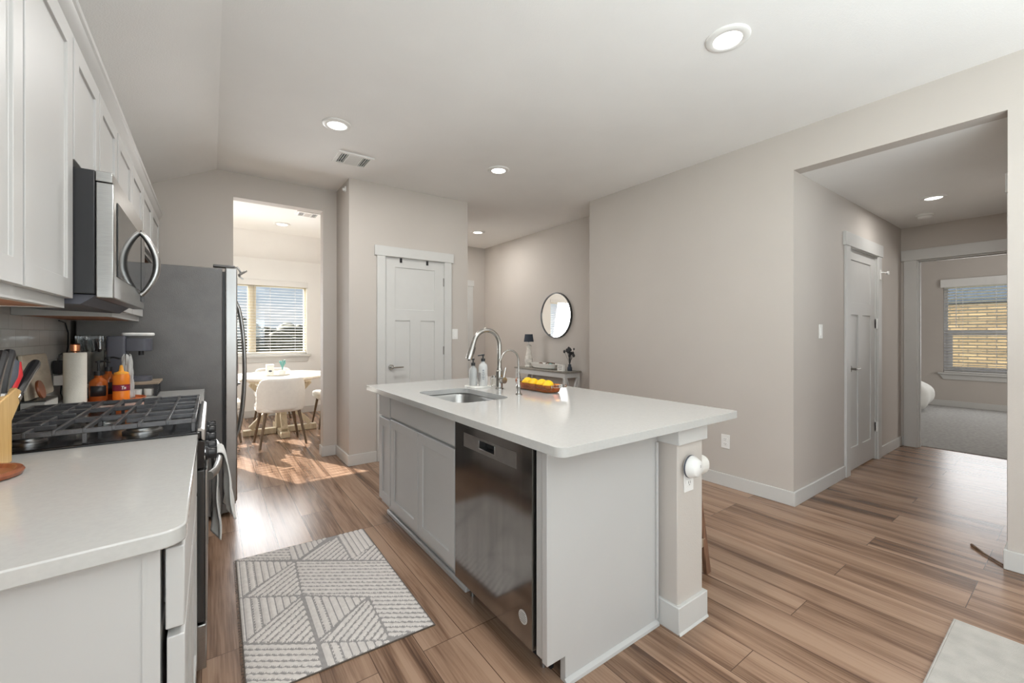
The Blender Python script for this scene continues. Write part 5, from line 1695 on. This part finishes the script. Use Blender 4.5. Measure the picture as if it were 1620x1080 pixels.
t = thing('table_lamp', 'small lamp with distressed white turned base and charcoal shade on the console', 'lamp', (3.73, 4.775, cz))
build('base', MB().lathe([(0.055, 0.0004), (0.058, 0.02), (0.048, 0.03), (0.056, 0.06), (0.060, 0.10), (0.050, 0.15), (0.038, 0.20), (0.030, 0.26), (0.036, 0.30), (0.040, 0.31), (0.020, 0.325), (0.008, 0.335)], (0, 0, 0), 28), 'distress', t, local=True)
build('stem', MB().cyl((0, 0, 0.336), 0.007, 0.06, 10), 'nickel', t, local=True)
build('lamp_shade', MB().lathe([(0.072, 0.365), (0.056, 0.475), (0.053, 0.475), (0.069, 0.366), (0.072, 0.365)], (0, 0, 0), 32), 'shade', t, local=True)

t = thing('dough_bowl', 'long white dough bowl on the console table', 'bowl', (3.735, 4.43, cz))


def bowl(outer):
    pts = []
    for r, z in outer:
        pts.append((r, z))
    return pts


vs, fs = [], []
prof = [(0.55, 0.0004), (0.80, 0.012), (1.0, 0.072), (0.96, 0.075), (0.74, 0.022), (0.0001, 0.014)]
n = 40
for r, zz in prof:
    for k in range(n):
        a = 2 * PI * k / n
        vs.append((0.085 * r * abs(math.cos(a)) ** 0.8 * (1 if math.cos(a) > 0 else -1), 0.285 * r * abs(math.sin(a)) ** 0.8 * (1 if math.sin(a) > 0 else -1), zz))
fs = [(j * n + k, j * n + (k + 1) % n, (j + 1) * n + (k + 1) % n, (j + 1) * n + k) for j in range(len(prof) - 1) for k in range(n)]
fs.append(tuple(range(n))[::-1])
build('bowl', MB().add(vs, fs), 'ceramic', t, local=True)
t = thing('teal_ornament', 'teal knot with dark twigs lying in the white dough bowl', 'ornament', (3.735, 4.36, cz + 0.03))
build('knot', MB().ball((0, -0.06, 0.03), 0.03, 0.8, 1.3, 0.8).ball((0.01, -0.02, 0.025), 0.025, 0.8, 1.2, 0.8), 'teal', t, local=True)
build('twigs', MB().tube([(0.0, 0.04, 0.0), (0.0, -0.04, 0.055), (0.01, -0.13, 0.05)], 0.008, 8).tube([(-0.02, 0.09, 0.012), (0.0, 0.0, 0.055), (0.0, -0.1, 0.055)], 0.007, 8).ball((0.0, 0.15, 0.035), 0.03, 0.8, 1.3, 0.6), 'walnut', t, local=True)
t = thing('block_sign', 'small white block sign with grey lettering marks at the front of the console', 'sign', (3.655, 4.005, cz))
build('block', MB().box(-0.018, 0.018, -0.055, 0.055, 0.0004, 0.085), 'ceramic', t, 0.003, local=True)
m = MB()
for q, (a, b) in enumerate([(-0.04, 0.035), (-0.035, 0.04), (-0.03, 0.02)]):
    m.box(-0.0188, -0.0181, a, b, 0.06 - q * 0.02, 0.066 - q * 0.02)
build('marks', m, 'ruggrey', t, local=True)
t = thing('flower_vase', 'little dark glass vase with dried dark flowers at the right end of the console', 'vase', (3.76, 3.955, cz))
build('vase', MB().lathe([(0.026, 0.0004), (0.030, 0.004), (0.030, 0.045), (0.020, 0.06), (0.020, 0.085), (0.017, 0.085), (0.017, 0.06)], (0, 0, 0), 22), 'shade', t, local=True)
m = MB()
rnd = random.Random(5)
for k in range(16):
    a, q = rnd.uniform(0, 2 * PI), rnd.uniform(0.01, 0.085)
    zz = rnd.uniform(0.20, 0.29)
    m.tube([(0, 0, 0.07), (q * 0.3 * math.cos(a), q * 0.3 * math.sin(a), 0.14), (q * math.cos(a), q * math.sin(a), zz)], 0.002, 5)
    m.ball((q * math.cos(a), q * math.sin(a), zz), rnd.uniform(0.010, 0.019), 1, 1, 1.4, 7, 5)
build('dried_flowers', m, 'darkleaf', t, local=True)

t = thing('round_mirror', 'round mirror in a thin dark metal frame on the corridor wall', 'mirror', (3.92, 4.385, 1.535))
build('mirror_glass', MB().lathe([(0.305, -0.020), (1e-5, -0.0205)], (0, 0, 0), 72, 'x'), 'mirror', t, local=True)
build('frame', MB().lathe([(0.304, -0.0008), (0.304, -0.030), (0.316, -0.032), (0.318, -0.028), (0.318, -0.0008), (0.304, -0.0008)], (0, 0, 0), 72, 'x'), 'frame', t, local=True)

# ------------------------------------------------------------------ bedroom


def puff(u, v):
    a, b = 2 * PI * u, PI * (v - 0.5)
    p = lambda q, e: math.copysign(abs(q) ** e, q)
    x, y, z = 0.46 * p(math.cos(b), 0.75) * p(math.cos(a), 0.8), 0.78 * p(math.cos(b), 0.75) * p(math.sin(a), 0.8), 0.30 * p(math.sin(b), 0.8)
    n_ = 0.022 * math.sin(9 * a + 3 * b) * math.cos(b) + 0.018 * math.sin(5 * b + 4 * a)
    return (9.55 + x * (1 + n_), 2.32 + y * (1 + n_), max(0.008, 0.262 + z * 1.1 * (1 + n_ * 0.6)))


tag(build('bean_bag', MB().grid(puff, 64, 32), 'bedding', None, angle=180), 'puffy white bean bag on the grey bedroom carpet', 'bean bag')
t = thing('ceiling_fan', 'ceiling fan with dark blades, one blade tip showing in the bedroom doorway', 'fan', (8.72, 2.22, 2.75))
build('motor', MB().cyl((0, 0, -0.30), 0.018, 0.30, 12).lathe([(0.06, -0.05), (0.07, -0.0004)], (0, 0, 0), 24).lathe([(0.05, -0.40), (0.10, -0.37), (0.10, -0.31), (0.05, -0.30)], (0, 0, 0), 28), 'frame', t, local=True)
a0 = math.atan2(-0.76, -0.22)
for k in range(5):
    a = a0 + k * 2 * PI / 5
    d, s = Vector((math.cos(a), math.sin(a), 0)), Vector((-math.sin(a), math.cos(a), 0))
    zz = Vector((0, 0, -0.375))
    m = MB()
    q = [d * 0.10 + s * 0.03 + zz, d * 0.24 + s * 0.06 + zz, d * 0.74 + s * 0.07 + zz, d * 0.78 + zz, d * 0.74 - s * 0.07 + zz, d * 0.24 - s * 0.06 + zz, d * 0.10 - s * 0.03 + zz]
    m.prism([(p.x, p.y) for p in q], -0.381, -0.371, 'z')
    build('blade', m, 'fanblade', t, 0.002, local=True)
